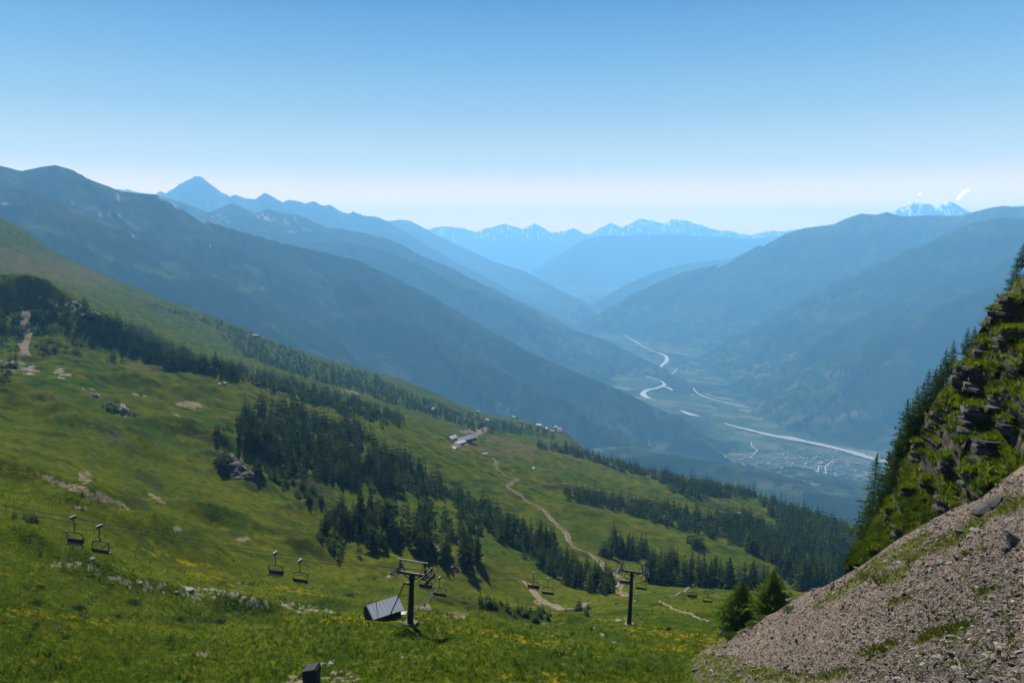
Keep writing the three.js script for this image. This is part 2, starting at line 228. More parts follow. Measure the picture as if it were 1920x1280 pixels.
// ---------------------------------------------------------------- near slopes: profile columns [photo column, [[distance, photo row], ...]]
const COLS = [
  [-260, [[45, 1700], [70, 1330], [110, 1090], [150, 960], [220, 850], [320, 770], [450, 700], [650, 640], [850, 590], [1000, 530], [1080, 500], [1250, 515], [1600, 490], [2000, 450], [2700, 330], [3100, 320], [3700, 480], [5000, 700]]],
  [0, [[45, 1720], [72, 1330], [95, 1195], [120, 1100], [150, 1025], [190, 955], [240, 905], [320, 845], [450, 775], [560, 725], [700, 688], [850, 640], [980, 575], [1080, 535], [1250, 548], [1600, 525], [2000, 492], [2400, 445], [2750, 408], [3000, 412], [3600, 560], [5000, 800]]],
  [120, [[45, 1720], [73, 1330], [96, 1215], [122, 1130], [155, 1055], [200, 980], [260, 920], [340, 855], [450, 795], [560, 745], [700, 695], [850, 652], [980, 610], [1080, 570], [1250, 572], [1600, 545], [2000, 520], [2400, 495], [2700, 482], [2950, 490], [3600, 620], [5000, 830]]],
  [250, [[45, 1720], [74, 1325], [98, 1225], [125, 1155], [160, 1085], [210, 1010], [280, 945], [360, 885], [450, 830], [560, 775], [700, 725], [850, 685], [1000, 650], [1150, 625], [1400, 610], [1800, 580], [2200, 555], [2600, 538], [2850, 545], [3500, 680], [5000, 860]]],
  [400, [[45, 1720], [75, 1320], [100, 1230], [128, 1170], [160, 1120], [210, 1055], [280, 990], [360, 925], [450, 865], [560, 800], [700, 745], [850, 708], [1000, 688], [1200, 678], [1500, 662], [1900, 632], [2400, 594], [2700, 602], [3300, 740], [5000, 900]]],
  [600, [[45, 1640], [69, 1312], [88, 1232], [104, 1190], [124, 1163], [150, 1143], [190, 1110], [240, 1070], [290, 1030], [340, 990], [400, 950], [480, 900], [580, 845], [700, 800], [850, 765], [1050, 742], [1300, 725], [1650, 704], [2000, 684], [2300, 670], [2600, 692], [3100, 790], [5000, 950]]],
  [760, [[45, 1620], [66, 1312], [80, 1240], [92, 1198], [104, 1170], [122, 1158], [145, 1150], [170, 1140], [210, 1118], [250, 1085], [300, 1050], [350, 1015], [410, 975], [480, 930], [580, 880], [700, 838], [850, 805], [1050, 785], [1300, 775], [1650, 750], [2000, 728], [2300, 715], [2600, 735], [3100, 830], [5000, 1000]]],
  [900, [[45, 1640], [70, 1305], [90, 1222], [106, 1186], [125, 1172], [150, 1166], [180, 1160], [220, 1150], [270, 1112], [320, 1075], [380, 1030], [450, 985], [540, 940], [660, 895], [800, 862], [950, 838], [1100, 822], [1300, 808], [1600, 800], [2000, 782], [2300, 772], [2600, 790], [3100, 870], [5000, 1050]]],
  [1050, [[45, 1720], [78, 1300], [105, 1210], [130, 1186], [155, 1176], [180, 1176], [215, 1164], [255, 1143], [300, 1118], [360, 1080], [430, 1035], [520, 985], [640, 942], [780, 905], [950, 876], [1150, 852], [1350, 838], [1600, 830], [2000, 812], [2300, 806], [2500, 815], [3000, 900], [5000, 1100]]],
  [1200, [[45, 1720], [78, 1298], [105, 1218], [130, 1185], [150, 1170], [170, 1162], [200, 1152], [240, 1134], [275, 1120], [300, 1112], [350, 1100], [430, 1068], [520, 1022], [640, 982], [780, 945], [950, 912], [1150, 886], [1350, 876], [1550, 890], [2000, 960], [3000, 1120], [5000, 1300]]],
  [1330, [[45, 1720], [80, 1300], [105, 1232], [130, 1196], [160, 1172], [190, 1156], [230, 1135], [270, 1116], [300, 1106], [340, 1104], [420, 1085], [520, 1045], [640, 1005], [780, 968], [950, 932], [1100, 912], [1300, 902], [1450, 915], [1700, 985], [3000, 1200], [5000, 1350]]],
  [1450, [[45, 1720], [80, 1330], [105, 1255], [130, 1210], [160, 1180], [190, 1162], [230, 1140], [270, 1122], [300, 1112], [340, 1116], [420, 1105], [520, 1070], [640, 1030], [780, 990], [920, 958], [1050, 942], [1200, 938], [1350, 955], [1700, 1040], [3000, 1260], [5000, 1400]]],
  [1560, [[45, 1760], [80, 1400], [105, 1320], [130, 1260], [170, 1200], [230, 1160], [300, 1140], [400, 1130], [520, 1095], [640, 1055], [780, 1015], [920, 985], [1050, 972], [1200, 980], [1350, 1010], [1700, 1100], [3000, 1300], [5000, 1420]]],
  [1700, [[45, 1900], [80, 1600], [130, 1400], [230, 1250], [400, 1170], [640, 1085], [800, 1045], [920, 1020], [1050, 1012], [1200, 1030], [1700, 1160], [3000, 1340], [5000, 1440]]],
  [2200, [[45, 2100], [80, 1800], [130, 1600], [230, 1400], [400, 1250], [640, 1150], [920, 1090], [1200, 1100], [1700, 1200], [3000, 1380], [5000, 1470]]],
];
const cubicCols = (cols, NC, ND, d0, d1) => {      // table of photo rows over (column, log distance)
  const c0 = cols[0][0], c1 = cols[cols.length - 1][0], prof = cols.map(([c, p]) => pchip(p.map((q) => Math.log(q[0])), p.map((q) => q[1]))), T = new Float32Array(NC * ND), l0 = Math.log(d0), l1 = Math.log(d1);
  for (let j = 0; j < ND; j++) { const l = l0 + (l1 - l0) * j / (ND - 1), f = pchip(cols.map((q) => q[0]), prof.map((g) => g(l))); for (let i = 0; i < NC; i++) T[j * NC + i] = f(c0 + (c1 - c0) * i / (NC - 1)); }
  return (c, d) => {
    const u = clamp((c - c0) / (c1 - c0), 0, 1) * (NC - 1), v = clamp((Math.log(d) - l0) / (l1 - l0), 0, 1) * (ND - 1), i = Math.min(NC - 2, Math.floor(u)), j = Math.min(ND - 2, Math.floor(v)), a = u - i, b = v - j, o = j * NC + i;
    return (T[o] * (1 - a) + T[o + 1] * a) * (1 - b) + (T[o + NC] * (1 - a) + T[o + NC + 1] * a) * b;
  };
};
const rowOf = cubicCols(COLS, 420, 700, 45, 5000);
// rocky ribs, knolls and hollows added to the slope: crest line (pixel, distance), height, half width, r = bare rock on it
const RIBS = [
  { p: [[-60, 680, 560], [40, 705, 520], [120, 735, 480], [190, 765, 440], [245, 790, 420]], h: 9, w: 22, r: .7 },
  { p: [[-120, 520, 1040], [20, 530, 1030], [90, 548, 1020], [165, 560, 1000], [176, 600, 960]], h: 26, w: 48, r: .45 },
  { p: [[190, 620, 930], [270, 640, 900], [340, 675, 860], [395, 705, 830]], h: 14, w: 40, r: .35 },
  { p: [[395, 850, 440], [430, 868, 425], [462, 890, 405]], h: 9, w: 15, r: 1 },
  { p: [[480, 860, 520], [520, 890, 470], [560, 930, 430]], h: 7, w: 18, r: .6 },
  { p: [[620, 975, 360], [700, 1000, 350], [780, 1030, 330], [850, 1070, 310]], h: 9, w: 22, r: .6 },
  { p: [[0, 905, 260], [140, 920, 250], [230, 960, 230], [300, 990, 225]], h: 8, w: 16, r: 0 },
  { p: [[330, 800, 520], [420, 830, 490]], h: 9, w: 18, r: 0 },
  { p: [[380, 940, 300], [470, 965, 290], [570, 1010, 280]], h: 6, w: 14, r: 0 },
  { p: [[240, 700, 700], [300, 702, 690]], h: 9, w: 24, r: 0 },
  { p: [[340, 700, 720], [390, 706, 720]], h: 7, w: 20, r: 0 },
  { p: [[840, 1112, 185], [930, 1136, 180], [1040, 1158, 175]], h: 4, w: 10, r: 0 },
  { p: [[1250, 925, 760], [1330, 950, 720], [1400, 985, 680]], h: 9, w: 34, r: 0 },
  { p: [[900, 860, 800], [1000, 880, 780], [1100, 905, 760]], h: 6, w: 34, r: 0 },
  { p: [[560, 770, 780], [640, 800, 700]], h: 7, w: 26, r: 0 },
  { p: [[100, 1030, 160], [300, 1105, 150], [440, 1130, 148], [600, 1150, 146]], h: 3.6, w: 9, r: .2 },
  { p: [[560, 1190, 108], [900, 1178, 122], [1120, 1185, 128]], h: 1.2, w: 8, r: 0 },
  { p: [[1080, 958, 600], [1200, 985, 580], [1300, 1010, 570], [1380, 1035, 560]], h: 6, w: 30, r: 0 },
  { p: [[820, 905, 620], [870, 940, 540]], h: -6, w: 30, r: 0 },
].map((q) => ({ ...q, p: q.p.map((a) => at(...a)) }));
function ribAt(x, z) {
  let h = 0, rock = 0;
  for (const q of RIBS) {
    let s2 = 1e12;
    for (let i = 0; i < q.p.length - 1; i++) { const a = q.p[i], b = q.p[i + 1], ex = b[0] - a[0], ez = b[2] - a[2], t = clamp(((x - a[0]) * ex + (z - a[2]) * ez) / (ex * ex + ez * ez), 0, 1), dx = x - a[0] - t * ex, dz = z - a[2] - t * ez; s2 = Math.min(s2, dx * dx + dz * dz); }
    const w = q.w, e = s2 / (w * w); if (e > 6) continue;
    const k = Math.exp(-e); h += q.h * k * (1 + .5 * noise(x / w, z / w)); rock = Math.max(rock, q.r * k);
  }
  return [h, rock];
}
function relief(x, z, d) {
  const far = sstep(150, 900, d), u = x * .8 + z * .6, v = -x * .6 + z * .8;
  let y = 6.5 * (.3 + .9 * far) * fbm(x / 95, z / 95, 2) + (2.0 + 2.3 * far) * fbm(x / 31 + 9, z / 31, 3);
  y += (.7 + 1.2 * far) * (ridged(u / 15, v / 7.5, 3) - .5) + .2 * fbm(x / 3.1, z / 3.1, 3) * (1 + 2 * far);
  const t = ridged(u / 52, v / 21, 2); y += 3.0 * (t - .6) * sstep(-.1, .25, fbm(x / 120 + 40, z / 120, 2));   // terracettes and hummocks
  return y;
}
const bare = [], PATCH_NEAR = [      // bare soil, rock and flower patches on the near slopes: pixel, radii, turn, kind
  [325, 1105, 75, 9, .08, 'r'], [400, 1113, 70, 8, .12, 'r'], [250, 1090, 55, 8, .3, 'r'], [190, 1072, 45, 5, .35, 'r'], [62, 1047, 24, 4, .15, 'r'], [120, 1060, 20, 3, .1, 'r'], [480, 1128, 50, 6, .15, 'r'], [560, 1140, 50, 7, .15, 'r'], [605, 1147, 22, 5, .1, 'r'], [345, 1107, 18, 9, 0, 'R'], [372, 1120, 14, 6, 0, 'R'],
  [180, 930, 62, 7, .38, 'e'], [225, 948, 18, 4, .3, 'e'], [110, 905, 44, 5, .42, 'e'], [160, 895, 12, 14, -.5, 'e'], [295, 935, 20, 3, .5, 'e'], [150, 952, 14, 3, .2, 'r'], [328, 990, 10, 4, .3, 'r'], [455, 1011, 14, 4, 0, 'e'],
  [262, 740, 15, 4, .25, 'e'], [352, 760, 22, 6, .15, 'e'], [330, 777, 8, 2, .5, 'e'], [232, 770, 16, 8, .6, 'r'], [170, 735, 20, 6, .6, 'r'],
  [95, 568, 26, 5, .45, 'e'], [70, 560, 10, 6, .3, 'e'], [58, 695, 14, 9, 0, 'r'], [115, 700, 14, 8, .3, 'r'], [20, 680, 26, 10, .2, 'r'], [45, 600, 8, 30, .15, 'e'], [44, 650, 8, 26, -.1, 'e'],
  [435, 860, 20, 10, .5, 'r'], [450, 880, 12, 12, .4, 'r'], [505, 868, 8, 12, .5, 'r'], [530, 862, 40, 12, .6, 'h'], [590, 905, 40, 9, .5, 'h'], [700, 955, 16, 3, .45, 'e'], [713, 970, 14, 3, .45, 'e'], [665, 985, 9, 4, .5, 'r'], [830, 1040, 20, 10, .7, 'r'], [700, 1010, 10, 6, .6, 'r'],
  [855, 1154, 20, 5, .12, 'e'], [795, 1138, 14, 7, .2, 'e'], [770, 1165, 20, 4, .05, 'r'], [1010, 1130, 8, 4, .5, 'e'], [612, 1246, 13, 8, -.5, 'r'], [640, 1268, 34, 9, 0, 'e'], [560, 1274, 22, 6, 0, 'e'], [370, 1228, 15, 4, -.1, 'r'], [655, 1115, 14, 4, 0, 'h'],
  [940, 1190, 75, 5, .16, 'y'], [1000, 1203, 70, 5, .14, 'y'], [850, 1182, 70, 4, .05, 'y'], [330, 1048, 66, 5, .26, 'y'], [390, 1082, 50, 4, .28, 'y'], [560, 1108, 44, 6, .2, 'y'], [40, 1148, 70, 7, .12, 'y'], [150, 1162, 70, 6, .1, 'y'], [600, 1165, 90, 4, .05, 'y'], [1200, 1180, 34, 6, 0, 'y'], [1260, 1190, 60, 6, .1, 'y'], [1300, 1215, 60, 8, 0, 'y'], [1330, 1200, 40, 10, .1, 'y'], [1010, 1270, 80, 8, 0, 'y'], [720, 1160, 90, 5, 0, 'y'], [100, 973, 12, 4, 0, 'y'], [1150, 1160, 40, 4, 0, 'y'],
  [930, 845, 70, 12, .15, 'd'], [960, 832, 60, 7, .2, 'd'], [1130, 862, 80, 6, .14, 'd'], [1230, 895, 60, 6, .2, 'd'], [1350, 985, 26, 8, .3, 'd'], [660, 890, 20, 8, .2, 'd'], [260, 690, 40, 9, .05, 'd'], [320, 686, 30, 8, .05, 'd'], [120, 510, 80, 20, .25, 'd'], [40, 490, 80, 20, .2, 'd'], [890, 808, 30, 4, -.1, 'e'], [870, 830, 20, 4, 0, 'e'], [660, 735, 18, 3, .1, 'e'], [905, 850, 5, 3, -.8, 'e'],
  [60, 1102, 26, 8, .2, 'h'], [75, 1130, 30, 9, .3, 'h'], [140, 1140, 30, 9, .3, 'h'], [245, 1130, 22, 8, .2, 'h'], [220, 1155, 20, 7, .1, 'h'], [330, 1160, 40, 6, .1, 'h'], [400, 1160, 40, 7, .1, 'h'], [90, 1170, 20, 7, 0, 'h'], [860, 1130, 60, 9, .25, 'h'], [960, 1150, 50, 9, .25, 'h'], [530, 1000, 34, 8, .3, 'h'], [560, 1020, 26, 8, .3, 'h'], [250, 940, 26, 12, .5, 'h'], [280, 900, 30, 10, .5, 'h'], [100, 815, 30, 4, .1, 'h'], [180, 800, 50, 4, .3, 'h'], [260, 812, 30, 6, .3, 'h'], [370, 815, 50, 8, .25, 'h'], [1060, 915, 40, 6, .1, 'h'], [1330, 945, 40, 8, .2, 'h'],
].map(([x, y, a, b, t, k]) => ({ x, y, a, b, c: Math.cos(t), s: Math.sin(t), k }));
const dmap = { NU: 1000, NV: 700, C0: -170, C1: 1730 };
// depth map of the near surfaces, in photo pixels / 2, so that things can be set down on them
const ZW = 960, ZH = 640, zbuf = new Float32Array(ZW * ZH).fill(1e9), zid = new Uint8Array(ZW * ZH);
function rasterise(pos, nu, nv, id) {
  const s = new Float32Array(nu * nv * 3);
  for (let k = 0; k < nu * nv; k++) { const [a, b, f] = toPx(pos[k * 3], pos[k * 3 + 1], pos[k * 3 + 2]); s[k * 3] = a / 2; s[k * 3 + 1] = b / 2; s[k * 3 + 2] = f; }
  const tri = (a, b, c) => {
    const ax = s[a * 3], ay = s[a * 3 + 1], bx = s[b * 3], by = s[b * 3 + 1], cx = s[c * 3], cy = s[c * 3 + 1], ar = (bx - ax) * (cy - ay) - (by - ay) * (cx - ax);
    if (Math.abs(ar) < 1e-9 || s[a * 3 + 2] < 1 || s[b * 3 + 2] < 1 || s[c * 3 + 2] < 1) return;
    const x0 = Math.max(0, Math.ceil(Math.min(ax, bx, cx) - .5)), x1 = Math.min(ZW - 1, Math.floor(Math.max(ax, bx, cx) - .5)), y0 = Math.max(0, Math.ceil(Math.min(ay, by, cy) - .5)), y1 = Math.min(ZH - 1, Math.floor(Math.max(ay, by, cy) - .5));
    for (let y = y0; y <= y1; y++) for (let x = x0; x <= x1; x++) {
      const px = x + .5, py = y + .5, w0 = ((bx - px) * (cy - py) - (by - py) * (cx - px)) / ar, w1 = ((cx - px) * (ay - py) - (cy - py) * (ax - px)) / ar, w2 = 1 - w0 - w1;
      if (w0 < -1e-6 || w1 < -1e-6 || w2 < -1e-6) continue;
      const f = 1 / (w0 / s[a * 3 + 2] + w1 / s[b * 3 + 2] + w2 / s[c * 3 + 2]), o = y * ZW + x;
      if (f < zbuf[o]) { zbuf[o] = f; zid[o] = id; }
    }
  };
  for (let j = 0; j < nv - 1; j++) for (let i = 0; i < nu - 1; i++) { const a = j * nu + i; tri(a, a + 1, a + nu); tri(a + 1, a + nu + 1, a + nu); }
}
function hit(px, py) {               // the point of the near ground seen at a photo pixel, or null
  const x = Math.floor(px / 2), y = Math.floor(py / 2); if (x < 0 || y < 0 || x >= ZW || y >= ZH) return null;
  const o = y * ZW + x, f = zbuf[o]; if (f > 1e8) return null;
  const r = ray((x + .5) * 2, (y + .5) * 2); return { p: [r[0] * f, r[1] * f, r[2] * f], f, id: zid[o] };
}
function gridMesh(nu, nv, pos, col, name, material, label, category, kind) {
  const g = new THREE.BufferGeometry(), I = new Uint32Array((nu - 1) * (nv - 1) * 6), nor = gridNormals(pos, nu, nv); let k = 0;
  for (let j = 0; j < nv - 1; j++) for (let i = 0; i < nu - 1; i++) { const a = j * nu + i, b = a + 1, c = a + nu, d = c + 1; I[k++] = a; I[k++] = b; I[k++] = c; I[k++] = b; I[k++] = d; I[k++] = c; }
  g.setAttribute('position', new THREE.BufferAttribute(pos, 3)); g.setAttribute('normal', new THREE.BufferAttribute(nor, 3)); if (col) g.setAttribute('color', new THREE.BufferAttribute(col, 3)); g.setIndex(new THREE.BufferAttribute(I, 1));
  return put(name, g, material, label, category, null, kind);
}
function nearGround(c, d) {          // a point of the near slope on photo column c at distance d
  const p = at(c, rowOf(c, d), d), q = ribAt(p[0], p[2]); p[1] += relief(p[0], p[2], d) + q[0]; p.push(q[1]); return p;
}
{
  const { NU, NV, C0, C1 } = dmap, pos = new Float32Array(NU * NV * 3), col = new Float32Array(NU * NV * 3);
  const mixc = (a, b, t) => [lerp(a[0], b[0], t), lerp(a[1], b[1], t), lerp(a[2], b[2], t)];
  for (let j = 0; j < NV; j++) {
    const d = 66 * Math.pow(4200 / 66, j / (NV - 1));
    for (let i = 0; i < NU; i++) {
      const c = lerp(C0, C1, i / (NU - 1)), [x, y, z, rk] = nearGround(c, d), o = (j * NU + i) * 3; pos[o] = x; pos[o + 1] = y; pos[o + 2] = z;
      const n1 = fbm(x / 60, z / 60, 3), n2 = fbm(x / 14 + 5, z / 14, 3), wa = 1 - sstep(110, 260, d), wb = 1 - sstep(320, 700, d);
      const n3 = lerp(fbm(x / 16, z / 16 + 8, 2), fbm(x / 3.3, z / 3.3 + 8, 3), wb), n4 = lerp(lerp(noise(x / 9, z / 9), noise(x / 3.2, z / 3.2), wb), noise(x / 1.1, z / 1.1), wa);
      let k = mixc([.043, .053, .0015], [.021, .041, .0015], sstep(-.2, .25, n1 + .5 * n2));
      k = mixc(k, [.058, .053, .0025], sstep(.05, .45, n3 + .3 * n1) * .7);
      k = mixc(k, [.013, .022, .002], sstep(.05, .35, n2 - .35 * n1) * .6);
      k = mixc(k, [.058, .060, .006], .35 * sstep(-.05, .3, fbm(x / 210 + 3, z / 210, 3)));
      const g = .60 * (1 + .46 * n4 + .4 * n3); k = k.map((v) => v * g);
      const [px, py] = toPx(x, y, z), m = patchAt(PATCH_NEAR, px, py, 2.2 * n3 + .9 * n2 + .5 * n4);
      if (m === 'r' || m === 'R') { if (n4 * .8 + n3 * 1.3 + .5 * n2 > (m === 'R' ? -.3 : .08)) k = [.085, .076, .062].map((v) => v * (1 + .5 * n4)); }
      else if (m === 'e') { if (n3 + .5 * n4 > -.12) k = [.075, .06, .042].map((v) => v * (1 + .4 * n4)); }
      else if (m === 'y') { if (n4 + n3 > .08) k = mixc(k, [.10, .072, .003], .55); }
      else if (m === 'h') k = mixc(k, [.012, .013, .005], clamp(.7 + 1.2 * n3, 0, 1));
      else if (m === 'd') k = mixc(k, [.045, .034, .016], clamp(.5 + 1.2 * n3, 0, 1));
      if (rk > .08 && n3 * 1.1 + n2 * 1.1 + n4 * .5 + rk * .6 > .7) k = [.026, .024, .02].map((v) => v * (1 + .6 * n4));
      if (d < 250 && n4 > .5 && n1 + n2 > .0) k = mixc(k, [.085, .065, .003], .4);
      col[o] = Math.max(.004, k[0]); col[o + 1] = Math.max(.004, k[1]); col[o + 2] = Math.max(.003, k[2]);
    }
  }
  gridMesh(NU, NV, pos, col, 'meadow_slope', painted(1), 'green alpine meadow slope rolling down below the chairlift', 'meadow', 'structure');
  rasterise(pos, NU, NV, 1);
}

// ---------------------------------------------------------------- scree slope and mossy crag on the right
const SCREE = [
  [1180, [[30, 2300], [55, 1800], [75, 1500], [88, 1370], [98, 1310], [110, 1300], [130, 1340]]],
  [1290, [[30, 1900], [55, 1500], [72, 1335], [84, 1275], [93, 1246], [99, 1240], [106, 1262], [120, 1350], [140, 1460]]],
  [1370, [[20, 1950], [40, 1540], [58, 1345], [72, 1262], [84, 1216], [92, 1195], [97, 1192], [103, 1215], [118, 1320], [140, 1450]]],
  [1450, [[14, 2100], [28, 1600], [42, 1400], [56, 1285], [70, 1215], [80, 1175], [88, 1153], [93, 1150], [99, 1175], [114, 1290], [140, 1430]]],
  [1540, [[12, 2000], [24, 1500], [34, 1330], [46, 1235], [60, 1165], [72, 1125], [82, 1104], [87, 1102], [93, 1128], [108, 1260], [140, 1420]]],
  [1620, [[10, 1850], [19, 1450], [28, 1280], [38, 1200], [50, 1135], [62, 1090], [72, 1066], [79, 1058], [84, 1075], [96, 1180], [120, 1330]]],
  [1720, [[8, 1800], [16, 1390], [23, 1250], [32, 1165], [44, 1090], [56, 1040], [68, 1008], [76, 994], [84, 990], [100, 1000], [120, 1100]]],
  [1820, [[8, 1650], [13, 1390], [19, 1260], [27, 1165], [37, 1085], [49, 1020], [61, 975], [71, 950], [80, 935], [100, 930], [120, 1000]]],
  [1920, [[8, 1560], [12, 1370], [17, 1262], [24, 1155], [33, 1060], [44, 975], [56, 918], [66, 886], [76, 865], [100, 850], [120, 900]]],
  [2150, [[8, 1400], [12, 1230], [18, 1090], [26, 970], [36, 880], [50, 800], [66, 745], [80, 720], [100, 700], [120, 760]]],
];
const screeRow = cubicCols(SCREE, 300, 400, 8, 140);
const SCREE_GREEN = [                // turf that creeps into the scree
  [1560, 1118, 40, 10, -.5, 'g'], [1600, 1095, 26, 8, -.5, 'g'], [1690, 1036, 70, 13, -.5, 'g'], [1780, 1012, 70, 16, -.45, 'g'], [1860, 960, 60, 14, -.5, 'g'], [1900, 945, 40, 14, -.4, 'g'], [1640, 1062, 40, 12, -.5, 'g'], [1680, 1080, 36, 12, -.4, 'g'], [1740, 1196, 34, 7, -.4, 'g'], [1650, 1218, 40, 8, -.3, 'g'], [1560, 1266, 60, 7, -.2, 'g'], [1400, 1262, 110, 14, .05, 'g'], [1330, 1240, 60, 14, 0, 'g'], [1390, 1178, 60, 10, -.6, 'g'], [1800, 1180, 40, 8, -.4, 'g'], [1850, 1110, 26, 5, -.4, 'g'], [1700, 1120, 40, 6, -.4, 'g'], [1330, 1275, 80, 14, 0, 'g'], [1460, 1275, 60, 8, 0, 'g'], [1860, 1240, 60, 5, -.35, 'p'], [1880, 1262, 70, 16, -.3, 'p'], [1760, 1262, 90, 8, -.3, 'p'],
].map(([x, y, a, b, t, k]) => ({ x, y, a, b, c: Math.cos(t), s: Math.sin(t), k }));
function screeGround(c, d) { const p = at(c, screeRow(c, d), d), x = p[0], z = p[2]; p[1] += (.5 * fbm(x / 11, z / 11, 3) + .16 * fbm(x / 2.3, z / 2.3, 3) + .05 * fbm(x / .7, z / .7, 2)) * sstep(8, 30, d); return p; }
{
  const nu = 460, nv = 330, pos = new Float32Array(nu * nv * 3), col = new Float32Array(nu * nv * 3);
  for (let j = 0; j < nv; j++) for (let i = 0; i < nu; i++) {
    const c = lerp(1190, 2150, i / (nu - 1)), d = 8 * Math.pow(16.5, j / (nv - 1)), [x, y, z] = screeGround(c, d), o = (j * nu + i) * 3;
    pos[o] = x; pos[o + 1] = y; pos[o + 2] = z;
    const n2 = fbm(x / 5, z / 5, 3), n3 = fbm(x / 1.1, z / 1.1, 3), n4 = noise(x / .3, z / .3), [px, py] = toPx(x, y, z), m = patchAt(SCREE_GREEN, px, py, 2 * n3 + 1.2 * n2);
    let k = [.066, .052, .041]; const g = 1 + .35 * n4 + .35 * n3 + .3 * n2; k = k.map((v) => v * g);
    if (m === 'g' && n3 + .5 * n4 > -.15) k = [.024, .03, .004].map((v) => v * (1 + .4 * n4));
    if (m === 'p') k = [.06, .05, .042].map((v) => v * (1 + .3 * n4));
    if (c < 1300 || d > 104) k = [.02, .03, .0035].map((v) => v * (1 + .4 * n4 + .3 * n3));
    col[o] = k[0]; col[o + 1] = k[1]; col[o + 2] = k[2];
  }
  gridMesh(nu, nv, pos, col, 'scree_slope', painted(1), 'steep grey scree slope of slate chips below the mossy crag', 'scree', 'structure');
  rasterise(pos, nu, nv, 2);
}
// crag: foot line and top outline (pixel, distance); stepped in between into faces and ledges
const FOOT = [[1588, 1075, 80], [1640, 1050, 80], [1700, 1022, 79], [1760, 995, 78], [1820, 965, 76], [1880, 925, 74], [1920, 898, 72], [2000, 850, 68], [2140, 790, 62]];
const TOP = [[1603, 1040, 83], [1646, 972, 88], [1690, 872, 91], [1718, 800, 92], [1786, 690, 93], [1846, 610, 94], [1884, 562, 94], [1962, 470, 95], [2120, 300, 95]];
const cragCells = { nu: 420, nv: 300 };
let cragPos;
{
  const { nu, nv } = cragCells, pos = new Float32Array(nu * nv * 3), col = new Float32Array(nu * nv * 3);
  const fw = FOOT.map((q) => at(...q)), tw = TOP.map((q) => at(...q)), pick = (list, u) => { const f = clamp(u, 0, .99999) * (list.length - 1), i = Math.floor(f), t = f - i, a = list[i], b = list[i + 1]; return [0, 1, 2].map((k) => lerp(a[k], b[k], t)); };
  const lens = [0]; for (let i = 1; i < fw.length; i++) lens.push(lens[i - 1] + Math.hypot(fw[i][0] - fw[i - 1][0], fw[i][2] - fw[i - 1][2]));
  const along = (u) => { const f = u * (lens.length - 1), i = Math.min(lens.length - 2, Math.floor(f)); return lerp(lens[i], lens[i + 1], f - i); };
  for (let j = 0; j < nv; j++) for (let i = 0; i < nu; i++) {
    const u = i / (nu - 1), vv = j / (nv - 1) * 1.28 - .08, v = Math.min(vv, 1), B = pick(fw, u), T = pick(tw, u), L = along(u), rise = T[1] - B[1];
    // steps: about 2.6 m of face, then a sloping ledge, the heights wandering along the crag
    const hgt = v * rise, bl = Math.floor(L / 3.6 + .8 * noise(L / 6, hgt / 4 + 2)), q = hgt / 4.0 + 1.6 * hash2(bl + 9, 5) + .8 * fbm(L / 9, 3.3, 3) + .35 * noise(L / 2.5, hgt / 3), kf = Math.floor(q), fr = q - kf, cut = .42 + .3 * hash2(kf + 20, bl + 50);
    const step = (kf + sstep(cut, 1, fr)) / Math.max(q, .3) * v, back = clamp(lerp(v, step, .93), -.2, 1.25);
    let x = lerp(B[0], T[0], back), z = lerp(B[2], T[2], back), y = B[1] + hgt;
    const out = [B[0] - T[0], B[2] - T[2]], ol = Math.hypot(...out) || 1; out[0] = (out[0] / ol) * .75 - .5; out[1] = out[1] / ol * .75 + .2;
    const bed = Math.floor(y / .5 + .5 * noise(L / 6, 8)), blk = Math.floor(L / 1.4 + hash2(bed, 3) * 2), face = 1 - sstep(cut, cut + .18, fr);
    let push = face * (.5 * (hash2(bed + 60, blk) - .4) + .3 * (hash2(bed, 17) - .5) + 1.5 * (hash2(bl + 3, kf + 11) - .45)) + 3.4 * fbm(L / 8, y / 7, 3) + .3 * fbm(L / 1.1, y / .8, 2);
    if (v < .04) push -= (1 - v / .04) * .8;
    x += out[0] * push; z += out[1] * push; y += (1 - face) * .35 * fbm(L / 1.6, back * 9, 3);
    if (vv > 1) { const w = (vv - 1) / .2; x += 9 * w + 2 * w * fbm(L / 4, w * 3); z -= 10 * w; y -= 13 * w * w + 1.2 * w; }
    if (vv < 0) { y += vv * 45; }
    const o = (j * nu + i) * 3; pos[o] = x; pos[o + 1] = y; pos[o + 2] = z;
  }
  const nor = gridNormals(pos, nu, nv);
  for (let k = 0; k < nu * nv; k++) {
    const x = pos[k * 3], y = pos[k * 3 + 1], z = pos[k * 3 + 2], n3 = fbm(x / 1.2 + z, y / 1.2, 3), n4 = noise(x / .35, y / .35 + z / .4), up = Math.abs(nor[k * 3 + 1]);
    let c = [.024, .022, .02].map((q) => q * (1 + .5 * n4 + .4 * n3));
    if (up + .6 * n3 > .7) c = [.028, .038, .004].map((q) => q * (1 + .4 * n4 + .4 * n3)); else if (n3 > .22) c = [.045, .036, .025];
    col[k * 3] = c[0]; col[k * 3 + 1] = c[1]; col[k * 3 + 2] = c[2];
  }
  cragPos = { pos, nor, nu, nv };
  cragPos.mesh = gridMesh(nu, nv, pos, col, 'rock_crag', painted(1), 'tall mossy rock crag of dark layered ledges above the scree', 'cliff', null);
  rasterise(pos, nu, nv, 3);
}

